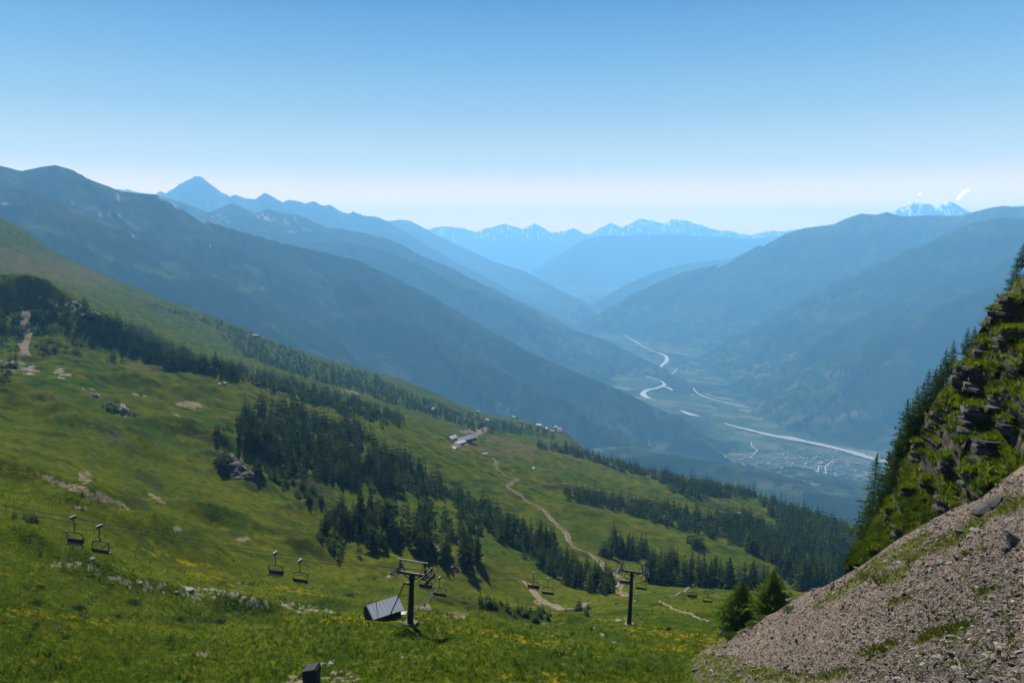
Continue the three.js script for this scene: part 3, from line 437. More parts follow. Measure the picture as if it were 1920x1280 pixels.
// ---------------------------------------------------------------- river, valley roads, hamlets
const onFloor = (px, py, lift = 0) => { const r = ray(px, py), t = (FLOOR + 9 + lift) / r[1]; return new THREE.Vector3(r[0] * t, FLOOR + 9 + lift, r[2] * t); };
function ribbon(pts, widths, lift) { // a level strip through photo pixels on the valley floor, widths in metres
  const cv = new THREE.CatmullRomCurve3(pts.map(([x, y]) => onFloor(x, y, lift)), false, 'centripetal'), n = pts.length * 14, P = [], I = [], N = [], r = rngOf(pts.length * 7 + 3); let jw = 1;
  for (let i = 0; i <= n; i++) {
    const t = i / n, p = cv.getPoint(t), q = cv.getTangent(t), f = t * (widths.length - 1), k = Math.min(widths.length - 2, Math.floor(f)), w = lerp(widths[k], widths[k + 1], f - k) * .32 * (jw = lerp(jw, .72 + .56 * r(), .5)), l = Math.hypot(q.x, q.z) || 1;
    P.push(p.x - q.z / l * w, p.y, p.z + q.x / l * w, p.x + q.z / l * w, p.y, p.z - q.x / l * w); N.push(0, 1, 0, 0, 1, 0); if (i < n) I.push(2 * i, 2 * i + 2, 2 * i + 1, 2 * i + 1, 2 * i + 2, 2 * i + 3);
  }
  const g = new THREE.BufferGeometry(); g.setAttribute('position', new THREE.Float32BufferAttribute(P, 3)); g.setAttribute('normal', new THREE.Float32BufferAttribute(N, 3)); g.setIndex(I); return g;
}
const silty = mat(.16, .152, .14, .5), gravel = mat(.33, .31, .28, 1), asphalt = mat(.2, .19, .18, 1);
put('river', mergeGeometries([
  ribbon([[1740, 884], [1700, 872], [1640, 860], [1600, 848], [1560, 838], [1520, 829], [1480, 822], [1440, 814], [1400, 804], [1378, 799], [1358, 793]], [100, 110, 104, 100, 96, 84, 92, 80, 66, 44, 26], 0),
  ribbon([[1312, 780], [1298, 777], [1286, 773], [1276, 769]], [26, 84, 76, 20], 0),
  
  ribbon([[1222, 747], [1214, 745], [1206, 738], [1214, 731], [1232, 727], [1246, 721], [1240, 714]], [30, 84, 92, 80, 64, 56, 22], 0),
  ribbon([[1238, 712], [1224, 709], [1214, 706]], [26, 26, 30], 0), ribbon([[1214, 706], [1207, 703], [1211, 699]], [40, 60, 30], 0),
  ribbon([[1222, 696], [1234, 692], [1241, 685], [1250, 676], [1249, 668], [1240, 663], [1228, 659]], [20, 34, 62, 80, 76, 50, 22], 0),
  ribbon([[1228, 659], [1212, 652], [1190, 639], [1170, 628], [1156, 622]], [30, 32, 30, 28, 32], 0), ribbon([[1156, 622], [1146, 619], [1138, 615], [1136, 610], [1124, 607]], [20, 60, 84, 60, 22], 0),
  ribbon([[1108, 602], [1098, 597], [1096, 590], [1104, 585]], [50, 70, 60, 40], 0),
  ribbon([[1046, 569], [1056, 565], [1066, 560], [1062, 557]], [70, 90, 90, 50], 0),
  ribbon([[1068, 551], [1080, 553], [1092, 555]], [40, 60, 40], 0)]), silty, 'bright silver river winding along the floor of the valley', 'river', null, 'structure');
put('gravel_bank', mergeGeometries([ribbon([[1462, 816], [1490, 821], [1512, 826]], [10, 30, 10], 4), ribbon([[1236, 722], [1254, 727], [1262, 732]], [14, 30, 10], 4)]), gravel, 'pale gravel bank beside the bright bend of the river', 'gravel bank', null, 'structure');
put('valley_road', mergeGeometries([
  ribbon([[1300, 727], [1310, 738], [1335, 748], [1358, 754], [1390, 761], [1422, 766]], [16, 22, 22, 20, 16], 5), ribbon([[1460, 772], [1500, 778], [1560, 785], [1620, 795], [1690, 808]], [12, 12, 12, 12, 12], 5),
  ribbon([[1408, 828], [1412, 838], [1420, 843], [1412, 852]], [9, 9, 9, 9], 5), ribbon([[1270, 690], [1262, 700], [1254, 704]], [18, 18, 14], 5), ribbon([[1240, 655], [1300, 668], [1380, 680]], [14, 14, 14], 5),
  ribbon([[1536, 872], [1533, 888], [1528, 906]], [11, 12, 10], 5), ribbon([[1560, 865], [1548, 876], [1556, 892], [1580, 905]], [9, 9, 9, 9], 5), ribbon([[1310, 850], [1318, 862], [1330, 866]], [9, 9, 9], 5), ribbon([[1518, 928], [1526, 938], [1536, 950]], [9, 9, 9], 5), ribbon([[1546, 932], [1553, 944], [1562, 952]], [8, 8, 8], 5), ribbon([[1578, 938], [1580, 950], [1578, 958]], [8, 8, 8], 5), ribbon([[1596, 942], [1600, 955], [1604, 964]], [8, 8, 8], 5), ribbon([[1290, 800], [1310, 820], [1308, 830]], [8, 8, 8], 5)]), asphalt, 'thin pale roads crossing the valley floor by the river', 'road', null, 'structure');
put('quarry_yard', mergeGeometries([ribbon([[1552, 782], [1600, 776], [1622, 774]], [70, 150, 130], 4), ribbon([[1572, 790], [1620, 792], [1655, 800]], [110, 150, 40], 7), ribbon([[1582, 747], [1612, 748]], [60, 60], 4), ribbon([[1440, 776], [1462, 778]], [50, 50], 4)]), mat(.24, .205, .18, 1), 'pale industrial yard on the valley floor near the crag', 'yard', null, 'structure');

const plaster = mat(.16, .15, .14), slateRoof = mat(.1, .095, .092), redRoof = mat(.12, .085, .07), darkWood = mat(.03, .021, .014), metalRoof = mat(.28, .282, .29, .6);
function houseGeo(w, h, d, rise, eave = .5) { // walls with gables; roof as two thick slopes
  const s = new THREE.Shape(); s.moveTo(-w / 2, 0); s.lineTo(w / 2, 0); s.lineTo(w / 2, h); s.lineTo(0, h + rise); s.lineTo(-w / 2, h); s.closePath();
  const walls = new THREE.ExtrudeGeometry(s, { depth: d, bevelEnabled: false }).translate(0, 0, -d / 2), L = Math.hypot(w / 2, rise), a = Math.atan2(rise, w / 2), roofs = [];
  for (const k of [-1, 1]) { const g = new THREE.BoxGeometry(L + eave, .22, d + 2 * eave); g.translate(0, .13, 0); g.translate((L + eave) / 2, 0, 0); g.rotateZ(-a); if (k < 0) g.rotateY(Math.PI); g.translate(0, h + rise, 0); roofs.push(g); }
  return [walls, roofs];
}
const smallHouse = (() => { const v = []; for (const [w, h, d, r] of [[11, 6, 14, 3.5], [14, 8, 16, 3], [9, 5, 11, 3], [16, 9, 30, 2]]) { const [a, b] = houseGeo(w, h, d, r); v.push([a, merged(b)]); } return v; })();
{
  const r = rngOf(5), spots = [];          // [pixel, pixel, spread x, spread y, count, words]
  const towns = [[1545, 884, 110, 34, 120, 'pale house in the village beyond the river near the crag'], [1460, 862, 100, 20, 50, 'pale house in the scattered village across from the gravel bank'], [1390, 668, 70, 14, 60, 'tiny pale house of the hazy town near the river bend'], [1300, 690, 40, 14, 30, 'tiny pale house on the fields by the river bend'], [1180, 700, 50, 10, 26, 'tiny pale house at the foot of the long blue spur'], [1310, 840, 36, 16, 22, 'small pale house on the valley edge below the forest']];
  const cap = 290; let made = 0; const extra = [[], [], [], []];
  for (const [cx, cy, sx, sy, n, words] of towns) for (let k = 0; k < n * 4; k++) {
    const px = cx + sx * (r() + r() - 1) * 1.2, py = cy + sy * (r() + r() - 1) * 1.2, p = onFloor(px, py, -8), v = Math.floor(r() * 4), turn = .62 + Math.floor(r() * 2) * Math.PI / 2 + (r() - .5) * .5, s = .5 + .4 * r();
    if (k < n && made < cap) {
      const g = thing('valley_house', words, 'house', [p.x, p.y, p.z], turn, words.replace('tiny ', '').replace('small ', '').replace('house', 'houses')); g.scale.setScalar(s);
      part('wall', smallHouse[v][0], plaster, g); part('roof', smallHouse[v][1], r() < .5 ? slateRoof : redRoof, g); made++;
    } else extra[v].push([p, turn, s]);
  }
  extra.forEach((list, v) => {
    const im = new THREE.InstancedMesh(merged([smallHouse[v][0].clone(), smallHouse[v][1].clone()]), mat(.15, .14, .125), list.length), m = new THREE.Matrix4(), q = new THREE.Quaternion(), up = new THREE.Vector3(0, 1, 0);
    list.forEach(([p, t, s], i) => im.setMatrixAt(i, m.compose(p, q.setFromAxisAngle(up, t), new THREE.Vector3(s, s, s))));
    shaded(im).name = numbered('town_rooftops'); scene.add(im); tag(im, 'mass of tiny houses of the valley towns among the fields', 'houses', null, 'stuff');
  });
}

// ---------------------------------------------------------------- tracks on the near slope
function trackMesh(pts, width, name, label, ruts) {
  const w = []; for (const [x, y] of pts) { const h = hit(x, y); if (h && h.id === 1) w.push(new THREE.Vector3(...h.p)); }
  const cv = new THREE.CatmullRomCurve3(w, false, 'centripetal'), n = w.length * 22, P = [], N = [], C = [], I = [], M = 8;
  for (let i = 0; i <= n; i++) {
    const p = cv.getPoint(i / n), q = cv.getTangent(i / n), l = Math.hypot(q.x, q.z) || 1, d = Math.hypot(p.x, p.z), ww = width * (1 + .25 * noise(p.x / 9, p.z / 9));
    for (let k = 0; k <= M; k++) {
      const s = (k / M - .5) * ww, x = p.x - q.z / l * s, z = p.z + q.x / l * s, n4 = noise(x / 1.3, z / 1.3), mid = ruts && (k === 4 || (k === 3 && n4 > .1) || (k === 5 && n4 < -.1));
      P.push(x, groundAt(x, z) + .12 + d * .0006 - (k === 0 || k === M ? .35 : 0), z); N.push(0, 1, 0);
      const c = mid ? [.026, .031, .007] : [.08, .064, .045]; C.push(...c.map((v) => v * (1 + .3 * n4)));
      if (i < n && k < M) { const a = i * (M + 1) + k; I.push(a, a + 1, a + M + 1, a + 1, a + M + 2, a + M + 1); }
    }
  }
  const g = new THREE.BufferGeometry(); g.setAttribute('position', new THREE.Float32BufferAttribute(P, 3)); g.setAttribute('color', new THREE.Float32BufferAttribute(C, 3)); g.setIndex(I); g.computeVertexNormals();
  put(name, g, painted(1), label, 'track', null, 'structure');
}
function groundAt(x, z) {            // height of the near slope under a point
  const d = Math.hypot(x, z); let c = PW / 2 + F * x / -z * .97;
  for (let k = 0; k < 6; k++) { const r = ray(c, rowOf(c, d)); c += (x / -z - r[0] / -r[2]) * F * .95; }
  const r = ray(c, rowOf(c, d)), t = d / Math.hypot(r[0], r[2]); return r[1] * t + relief(x, z, d) + ribAt(x, z)[0];
}
trackMesh([[924, 858], [930, 864], [928, 872], [936, 882], [947, 891], [958, 896], [970, 897], [962, 902], [952, 910], [956, 916], [970, 924], [982, 935], [992, 943], [1008, 950], [1020, 957], [1034, 975], [1048, 988], [1060, 998], [1068, 1016], [1080, 1028], [1092, 1032], [1104, 1036], [1114, 1044], [1126, 1055], [1134, 1066], [1150, 1074], [1160, 1080], [1166, 1086], [1164, 1094], [1158, 1104], [1160, 1110], [1172, 1115], [1184, 1117]], 3.8, 'cart_track', 'pale winding cart track with two ruts down the middle meadow', true);
trackMesh([[967, 1084], [978, 1088], [992, 1098], [1003, 1110], [1012, 1122], [1022, 1130], [1040, 1137], [1056, 1142], [1070, 1141], [1086, 1138], [1100, 1130]], 3.6, 'dirt_path', 'pinkish dirt path curving through the hollow between the pylons', false);
trackMesh([[848, 838], [862, 834], [872, 828], [884, 822], [893, 815], [902, 806], [910, 800]], 9, 'farm_road', 'pale gravel road past the farm buildings on the middle meadow', false);
trackMesh([[46, 585], [42, 604], [50, 622], [46, 640], [44, 656], [48, 668]], 7, 'dirt_path', 'pale trail between the bushes on the left slope', false);
trackMesh([[1306, 1095], [1290, 1103], [1272, 1113], [1255, 1120]], 1.3, 'dirt_path', 'thin grey path on the meadow right of the farther pylon', false);
trackMesh([[1236, 1126], [1250, 1134], [1275, 1146], [1300, 1154], [1330, 1166]], .9, 'dirt_path', 'thin grey footpath on the meadow left of the two larches', false);

// ---------------------------------------------------------------- conifers
function crownGeo(seed, { whorls = 15, per = 9, R = .17, base = .1, droop = .35, tip = 1, fine = 0, gap = 0, lean = 0 }) {
  const r = rngOf(seed), P = [];
  const tri = (a, b, c) => P.push(...a, ...b, ...c);
  for (let w = 0; w < whorls; w++) {
    const t = (w + r() * .7) / whorls, y = base + (1 - base) * t, env = R * Math.pow(1 - t, .78) * (.75 + .5 * r()) + .008, a0 = r() * 6.28;
    for (let b = 0; b < per; b++) {
      if (gap && r() < gap) continue;
      const a = a0 + (b + (r() - .5) * .9) / per * 6.283, L = env * (.62 + .6 * r()), cx = Math.cos(a), sz = Math.sin(a), up = (.25 - droop * 1.1 * (1 - t * .7)) * (.7 + .6 * r()), yb = y + (r() - .5) * .03;
      const at2 = (s, o, h) => [cx * L * s - sz * o, yb + up * L * s * (1.15 - .3 * s) + h, sz * L * s + cx * o], wd = L * (.2 + .12 * r());
      const A = at2(0, 0, 0), B = at2(.45, wd, -.10 * L), C = at2(.45, -wd, -.10 * L), D = at2(1, 0, .04 * L), E = at2(.55, 0, -.34 * L * (.6 + r())), M = at2(.5, 0, .05 * L);
      if (!fine) { tri(A, B, M); tri(M, B, D); tri(A, M, C); tri(M, D, C); if (w % 2 === b % 2) tri(at2(.15, 0, 0), D, E); continue; }
      for (let k = 0; k < fine; k++) {     // sprays of needles along the branch
        const s = .12 + .88 * (k + r()) / fine, o = (r() - .5) * 2.1 * wd * (1.15 - s), q = L * (.09 + .09 * r()), m = at2(s, o, (r() - .6) * .12 * L), e = [m[0] + cx * q + (r() - .5) * q * 1.6, m[1] - q * (.2 + .9 * r()), m[2] + sz * q + (r() - .5) * q * 1.6], f = [m[0] + (r() - .5) * q * 1.5, m[1] + (r() - .3) * q, m[2] + (r() - .5) * q * 1.5];
        tri(m, e, f); if (k % 2) tri(m, [m[0] - sz * q, m[1] - q * .5, m[2] + cx * q], f);
      }
      tri(A, D, [D[0] * .5, D[1] * .5 + A[1] * .5 - .006, D[2] * .5 + .002]);
    }
  }
  for (let k = 0; k < 4; k++) { const a = k * 1.6 + r(), y = 1 - .035 * k; tri([0, y + .03 * tip, 0], [Math.cos(a) * .012, y - .05, Math.sin(a) * .012], [Math.cos(a + 2) * .014, y - .05, Math.sin(a + 2) * .014]); }
  const g = new THREE.BufferGeometry(); g.setAttribute('position', new THREE.Float32BufferAttribute(P, 3)); g.computeVertexNormals(); return g;
}
function trunkGeo(r0 = .017, top = .93, bend = 0) { const g = new THREE.CylinderGeometry(r0 * .12, r0, top + .06, 6, 4, true); g.translate(0, (top + .06) / 2 - .06, 0); if (bend) { const p = g.attributes.position; for (let i = 0; i < p.count; i++) p.setX(i, p.getX(i) + bend * p.getY(i) * (1 - p.getY(i))); } g.deleteAttribute('uv'); return g.toNonIndexed(); }
const leafy = (r, g, b, through = 0) => new THREE.MeshPhysicalMaterial({ color: new THREE.Color().setRGB(r, g, b), roughness: 1, specularIntensity: 0, transmission: through, thickness: 0, side: THREE.DoubleSide });
const bark = mat(.04, .031, .024, 1), spruceGreens = [leafy(.009, .017, .004), leafy(.012, .021, .004), leafy(.018, .028, .005), leafy(.008, .014, .005), leafy(.028, .042, .005)];
const MID = [0, 1, 2, 3, 4, 5].map((k) => ({ crown: crownGeo(100 + k, { whorls: 15 + k % 3, per: 8, R: [.15, .18, .2, .17, .22, .16][k], base: [.06, .1, .12, .05, .16, .08][k], droop: [.45, .35, .3, .5, .15, .4][k], gap: k === 4 ? .25 : .06 }), trunk: trunkGeo(.018) }));
const FAR = [0, 1, 2].map((k) => crownGeo(200 + k, { whorls: 9, per: 6, R: [.17, .2, .22][k], base: .04, droop: .35, gap: .05 }));
const planted = [];
const GROVES = [                     // [outline in photo pixels, number, heights in metres, words, low]
  [[[440, 805], [452, 775], [500, 757], [548, 760], [600, 792], [662, 800], [720, 846], [780, 868], [826, 905], [838, 932], [790, 940], [740, 925], [664, 912], [560, 896], [502, 872], [462, 845]], 520, [11, 20], 'conifer in the dense dark wood in the middle of the near slope'],
  [[[600, 1010], [628, 955], [690, 948], [780, 955], [856, 962], [900, 1000], [902, 1052], [872, 1078], [850, 1068], [790, 1040], [740, 1030], [690, 1045], [640, 1048]], 170, [8, 15], 'conifer on the rocky knoll above the nearer pylon'],
  [[[838, 928], [872, 925], [930, 958], [990, 1000], [1036, 1022], [1060, 1072], [1040, 1085], [990, 1052], [930, 1015], [880, 982], [850, 955]], 150, [9, 17], 'conifer in the strip of wood left of the cart track'],
  [[[1036, 1050], [1070, 1065], [1100, 1085], [1150, 1100], [1150, 1116], [1096, 1110], [1048, 1092]], 80, [8, 15], 'conifer by the cart track behind the chairs of the lift'],
  [[[1118, 1036], [1150, 1020], [1180, 1030], [1214, 1030], [1216, 1052], [1180, 1050], [1140, 1048]], 38, [11, 18], 'conifer in the small grove right of the cart track'],
  [[[1056, 928], [1110, 930], [1180, 940], [1236, 948], [1300, 962], [1360, 985], [1410, 1005], [1450, 1030], [1440, 1045], [1390, 1028], [1320, 1006], [1240, 985], [1150, 955], [1070, 942]], 300, [11, 18], 'conifer in the wood band crossing the middle meadow'],
  [[[1006, 834], [1060, 838], [1130, 858], [1200, 878], [1280, 900], [1350, 912], [1410, 922], [1420, 934], [1340, 930], [1250, 908], [1150, 876], [1060, 852], [1010, 842]], 360, [13, 20], 'conifer in the long wood along the skyline of the middle meadow'],
  [[[1240, 900], [1300, 915], [1330, 940], [1290, 938], [1250, 918]], 36, [12, 18], 'conifer at the corner of the wood below the skyline'],
  [[[1420, 935], [1480, 950], [1560, 975], [1612, 1000], [1612, 1090], [1560, 1108], [1500, 1112], [1470, 1085], [1440, 1050], [1400, 1030], [1360, 990], [1340, 960], [1400, 968], [1460, 1000], [1440, 960]], 700, [12, 20], 'conifer in the broad forest left of the mossy crag'],
  [[[1210, 1070], [1260, 1072], [1330, 1085], [1400, 1094], [1470, 1100], [1400, 1106], [1300, 1102], [1220, 1096]], 120, [11, 18], 'conifer in the wood behind the farther pylon'],
  [[[1290, 1015], [1320, 1020], [1318, 1034], [1296, 1032]], 7, [12, 16], 'conifer in the lone clump on the meadow hump'],
  [[[392, 676], [450, 690], [520, 704], [600, 728], [680, 752], [756, 776], [740, 790], [650, 782], [560, 752], [480, 722], [400, 698]], 420, [11, 18], 'conifer in the forest belt above the middle wood'],
  [[[640, 765], [700, 780], [736, 800], [700, 815], [650, 800], [630, 785]], 14, [11, 18], 'lone conifer between the two woods of the near slope'],
  [[[690, 775], [760, 784], [770, 800], [700, 795]], 16, [10, 16], 'conifer at the edge of the farm meadow'],
  [[[395, 600], [470, 625], [560, 662], [640, 690], [700, 705], [780, 745], [860, 770], [960, 796], [1040, 812], [1040, 826], [960, 812], [860, 796], [760, 765], [650, 730], [560, 706], [470, 672], [420, 640]], 1400, [11, 18], 'conifer in the hazy far forest below the big mountain'],
  [[[250, 562], [330, 580], [410, 600], [440, 618], [380, 606], [300, 586]], 60, [9, 15], 'conifer on the far edge of the left hill'],
  [[[860, 790], [930, 802], [960, 812], [930, 816], [880, 808]], 40, [12, 19], 'conifer beside the road above the farm'],
];
const BUSHES = [                     // dwarf pines and bushes on the left slope
  [[[0, 535], [60, 552], [110, 560], [165, 566], [170, 630], [110, 610], [40, 640], [0, 650]], 190, [5, 12], 'dark stunted pine on the rocky brow at upper left'],
  [[[170, 600], [270, 612], [300, 640], [360, 660], [400, 690], [380, 702], [310, 690], [240, 655], [180, 640]], 270, [8, 17], 'dark pine on the wooded rib of the left slope'],
  [[[50, 640], [180, 640], [250, 680], [170, 690], [120, 665], [60, 668]], 46, [5, 10], 'dark round bush on the left slope'],
  [[[0, 660], [30, 640], [50, 690], [20, 712], [0, 720]], 16, [4, 8], 'dark bush at the left end of the stony rib'],
  [[[185, 760], [215, 752], [246, 775], [215, 780]], 16, [3, 6], 'dark shrub on the end of the stony rib'],
  [[[395, 812], [440, 800], [440, 818], [400, 822]], 4, [6, 9], 'small pine beside the middle wood'],
  [[[405, 865], [425, 860], [432, 895], [412, 890]], 7, [6, 10], 'pine at the foot of the small rock face'],
  [[[470, 880], [520, 870], [560, 905], [620, 945], [560, 935], [500, 905]], 30, [5, 10], 'bushy pine in the gully beside the middle wood'],
  [[[20, 968], [45, 968], [78, 975], [60, 982], [25, 978]], 5, [2, 3.4], 'low dark bush above the leftmost lift chairs'],
  [[[595, 1000], [640, 1020], [640, 1050], [606, 1040]], 12, [5, 9], 'young conifer at the edge of the rocky knoll'],
  [[[860, 1115], [910, 1120], [960, 1140], [1010, 1150], [1090, 1155], [1120, 1158], [1000, 1170], [900, 1140]], 26, [1.5, 4], 'small bush in the hollow between the pylons'],
  [[[1080, 1140], [1112, 1140], [1112, 1156], [1084, 1156]], 5, [3.5, 5.5], 'round conifer bush at the bend of the dirt path'],
];
{
  const r = rngOf(31);
  const plant = ([poly, n, [h0, h1], words], bushy) => {
    const xs = poly.map((q) => q[0]), ys = poly.map((q) => q[1]), x0 = Math.min(...xs), x1 = Math.max(...xs), y0 = Math.min(...ys), y1 = Math.max(...ys), mine = [];
    for (let k = 0, tries = 0; k < n && tries < n * 60; tries++) {
      const px = lerp(x0, x1, r()), py = lerp(y0, y1, r()); if (!inside(poly, px, py)) continue;
      const q = hit(px, py); if (!q || q.id !== 1 || q.f < 90) continue;
      const h = lerp(h0 * .7, h1, Math.pow(r(), .9)), hp = h * F / q.f, gap = hp * (bushy ? .15 : .085);
      if (mine.some((m) => Math.abs(m.px - px) < gap && Math.abs(m.py - py) < gap * .6)) continue;
      const t = { px, py, p: q.p, h, hp, words, bushy, v: Math.floor(r() * 6), turn: r() * 6.28, wide: bushy ? 1.6 + .9 * r() : .95 + .6 * r(), m: Math.floor(r() * 4.7) }; mine.push(t); planted.push(t); k++;
    }
  };
  GROVES.forEach((g) => plant(g, false)); BUSHES.forEach((g) => plant(g, true));
  planted.sort((a, b) => b.hp - a.hp);
  const extra = [[], [], []];
  planted.forEach((t, k) => {
    if (k < 296) {
      const g = thing(t.bushy ? 'pine_bush' : 'conifer_tree', t.words, t.bushy ? 'bush' : 'tree', [t.p[0], t.p[1] - .15, t.p[2]], t.turn, t.words.replace(/^(dark |lone |small |low |young |bushy )*/, '') + ' and its neighbours');
      g.scale.set(t.h * t.wide, t.h, t.h * t.wide); const q = MID[t.v]; part('trunk', q.trunk, bark, g); part('crown', q.crown, spruceGreens[t.m], g);
    } else extra[t.v % 3].push(t);
  });
  const m = new THREE.Matrix4(), q = new THREE.Quaternion(), up = new THREE.Vector3(0, 1, 0), c = new THREE.Color();
  extra.forEach((list, v) => {
    const im = shaded(new THREE.InstancedMesh(FAR[v], leafy(1, 1, 1), list.length)); im.name = numbered('conifer_forest'); scene.add(im); tag(im, 'dark conifer forest covering the slopes behind the nearest trees', 'forest', null, 'stuff');
    list.forEach((t, i) => { im.setMatrixAt(i, m.compose(new THREE.Vector3(t.p[0], t.p[1] - .2, t.p[2]), q.setFromAxisAngle(up, t.turn), new THREE.Vector3(t.h * t.wide, t.h, t.h * t.wide))); const k = .7 + .9 * hash2(i, v); im.setColorAt(i, c.setRGB(.0095 * k, .0165 * k, .005 * k)); });
  });
}

// ---------------------------------------------------------------- chairlift
const steel = mat(.012, .012, .014, .7), zinc = mat(.045, .046, .05, .6), rubber = mat(.012, .012, .013, .8), concrete = mat(.06, .056, .052, 1), padding = mat(.018, .016, .018, .9);
const DIR = new THREE.Vector3(Math.SQRT1_2, 0, -Math.SQRT1_2), ACROSS = new THREE.Vector3(.96, 0, .28), SIDE = Math.SQRT1_2, GAUGE = 5;
function onLine(px, py, off) { // the point of the lift line (off metres to its near side) seen at a photo pixel
  const r = ray(px, py), x0 = -47 + SIDE * off * .877, z0 = -74 + SIDE * off * .877, s = (x0 + z0) / (r[0] + r[2]); return new THREE.Vector3(r[0] * s, r[1] * s, r[2] * s);
}
function pylon(px, pyArm, pyBase, label, strut) {
  const arm = onLine(px, pyArm, GAUGE / 2), axis = new THREE.Vector3(0, 1, 0).addScaledVector(DIR, .1).normalize();
  let h = 10; for (let k = 0; k < 8; k++) { const b = arm.clone().addScaledVector(axis, -h); h += b.y - groundAt(b.x, b.z); }
  const base = arm.clone().addScaledVector(axis, -h), g = thing('lift_pylon', label, 'lift pylon', base.toArray(), 0, 'pylons of the chairlift');
  g.quaternion.setFromRotationMatrix(new THREE.Matrix4().makeBasis(ACROSS, axis, new THREE.Vector3().crossVectors(ACROSS, axis)));   // local x across the line, y along the mast
  part('footing', new RoundedBoxGeometry(1.9, 1.3, 1.9, 2, .08).translate(0, -.3, 0), concrete, g);
  part('mast', new THREE.LatheGeometry([[0.001, 0], [.62, 0], [.62, .06], [.48, .08], [.40, h * .5], [.33, h - .5], [.42, h - .45], [.42, h], [0.001, h]].map((q) => new THREE.Vector2(...q)), 14), steel, g);
  part('crossarm', merged([new RoundedBoxGeometry(GAUGE + .5, .36, .42, 2, .05).translate(0, h + .1, 0), box(.7, .9, .7, 0, h - .4, 0), bar([-1.6, h, 0], [0, h - 1, 0], .09), bar([1.6, h, 0], [0, h - 1, 0], .09)]), steel, g);
  for (const k of [-1, 1]) {
    const x = k * GAUGE / 2, tr = part('sheave_train', merged([box(.12, .26, 4.2, x + .22, h + .35, 0), box(.12, .26, 4.2, x - .22, h + .35, 0), box(.3, .3, .4, x, h + .25, 0), box(.1, .1, 4.4, x + .5, h - .1, 0), box(.55, .05, 4.2, x + .62 * k, h - .25, 0), ...[-1.9, -.6, .6, 1.9].map((z) => bar([x + .75 * k, h - .25, z], [x + .75 * k, h + .8, z], .03)), bar([x + .75 * k, h + .8, -1.9], [x + .75 * k, h + .8, 1.9], .03)]), steel, g);
    for (let n = 0; n < 8; n++) part('sheave_wheel', new THREE.CylinderGeometry(.24, .24, .14, 14).rotateZ(Math.PI / 2).translate(x, h + .45, -1.9 + n * 3.8 / 7), rubber, tr);
    part('lamp_cap', new THREE.CylinderGeometry(.12, .2, .2, 8).translate(x, h + .85, -1.2), zinc, tr);
    part('frame_post', merged([bar([k * 2.1, h + .3, -.3], [k * 2.0, h + 2, 0], .07), bar([k * 2.1, h + .3, .5], [k * 2.0, h + 2, 0], .07), bar([k * 1.3, h + .3, 0], [k * 2.0, h + 2, 0], .05)]), steel, g);
  }
  part('lifting_beam', box(4.9, .12, .16, 0, h + 2.04, 0), zinc, g);
  part('ladder', merged([bar([-.24, .3, .62], [-.24, h, .5], .025, 6), bar([.24, .3, .62], [.24, h, .5], .025, 6), ...Array.from({ length: Math.floor(h / .35) }, (_, i) => bar([-.24, .5 + i * .35, .6 - .1 * i * .35 / h], [.24, .5 + i * .35, .6 - .1 * i * .35 / h], .018, 5))]), steel, g);
  if (strut) part('strut', merged([bar([-.9, h - 1.2, .6], [-3.0, h * .1, 1.6], .09), box(1.1, .25, .5, -.5, h - 1.3, .4)]), steel, g);
  return { g, arm, axis, h };
}
const py1 = pylon(775, 1077, 1170, 'nearer dark lift pylon with slanting strut beside the grey roofed hut', true);
const py2 = pylon(1188, 1073, 1172, 'farther dark lift pylon standing on the flowery meadow', false);
function makeChair(label) {
  const g = thing('lift_chair', label, 'lift chair', [0, 0, 0], 0, 'chairs hanging on the chairlift');
  const tube = (pts, r, n = 16) => new THREE.TubeGeometry(new THREE.CatmullRomCurve3(pts.map((p) => new THREE.Vector3(...p)), false, 'centripetal'), n, r, 7);
  part('grip', merged([new RoundedBoxGeometry(.26, .34, .62, 2, .05), box(.16, .12, .9, 0, .16, 0)]), zinc, g);
  part('hanger', tube([[0, -.1, 0], [0, -.6, -.05], [0, -1.2, -.1], [.02, -1.62, .02], [0, -1.75, .1]], .06), steel, g);
  part('yoke', tube([[-1.12, -1.98, 0], [-1.02, -1.78, .02], [-.6, -1.7, .05], [0, -1.72, .08], [.6, -1.7, .05], [1.02, -1.78, .02], [1.12, -1.98, 0]], .075, 26), steel, g);
  for (const k of [-1, 1]) {
    const s = part('side_rail', tube([[k * 1.12, -1.95, 0], [k * 1.15, -2.4, -.05], [k * 1.15, -2.9, -.12], [k * 1.15, -3.05, .1], [k * 1.15, -3.08, .5]], .045), steel, g);
    part('joint_cap', new THREE.SphereGeometry(.13, 10, 8).translate(k * 1.05, -1.8, .03), zinc, s);
  }
  for (let n = 0; n < 4; n++) part('seat', new RoundedBoxGeometry(.54, .13, .52, 2, .05).translate(-.84 + n * .56, -3.06, .2), padding, g);
  part('backrest', new RoundedBoxGeometry(2.26, .46, .1, 2, .04).rotateX(-.18).translate(0, -2.78, -.12), padding, g);
  part('restraint_bar', tube([[-1.1, -2.45, .0], [-1.1, -2.3, .4], [0, -2.3, .46], [1.1, -2.3, .4], [1.1, -2.45, 0]], .032, 24), steel, g);
  return g;
}
const GA = [[136, 970], [515, 1037], [797, 1069], [1000, 1074], [1172, 1069], [1299, 1098]], GB = [[185, 987], [562, 1051], [824, 1083], [1028, 1085], [1203, 1080], [1328, 1107]];
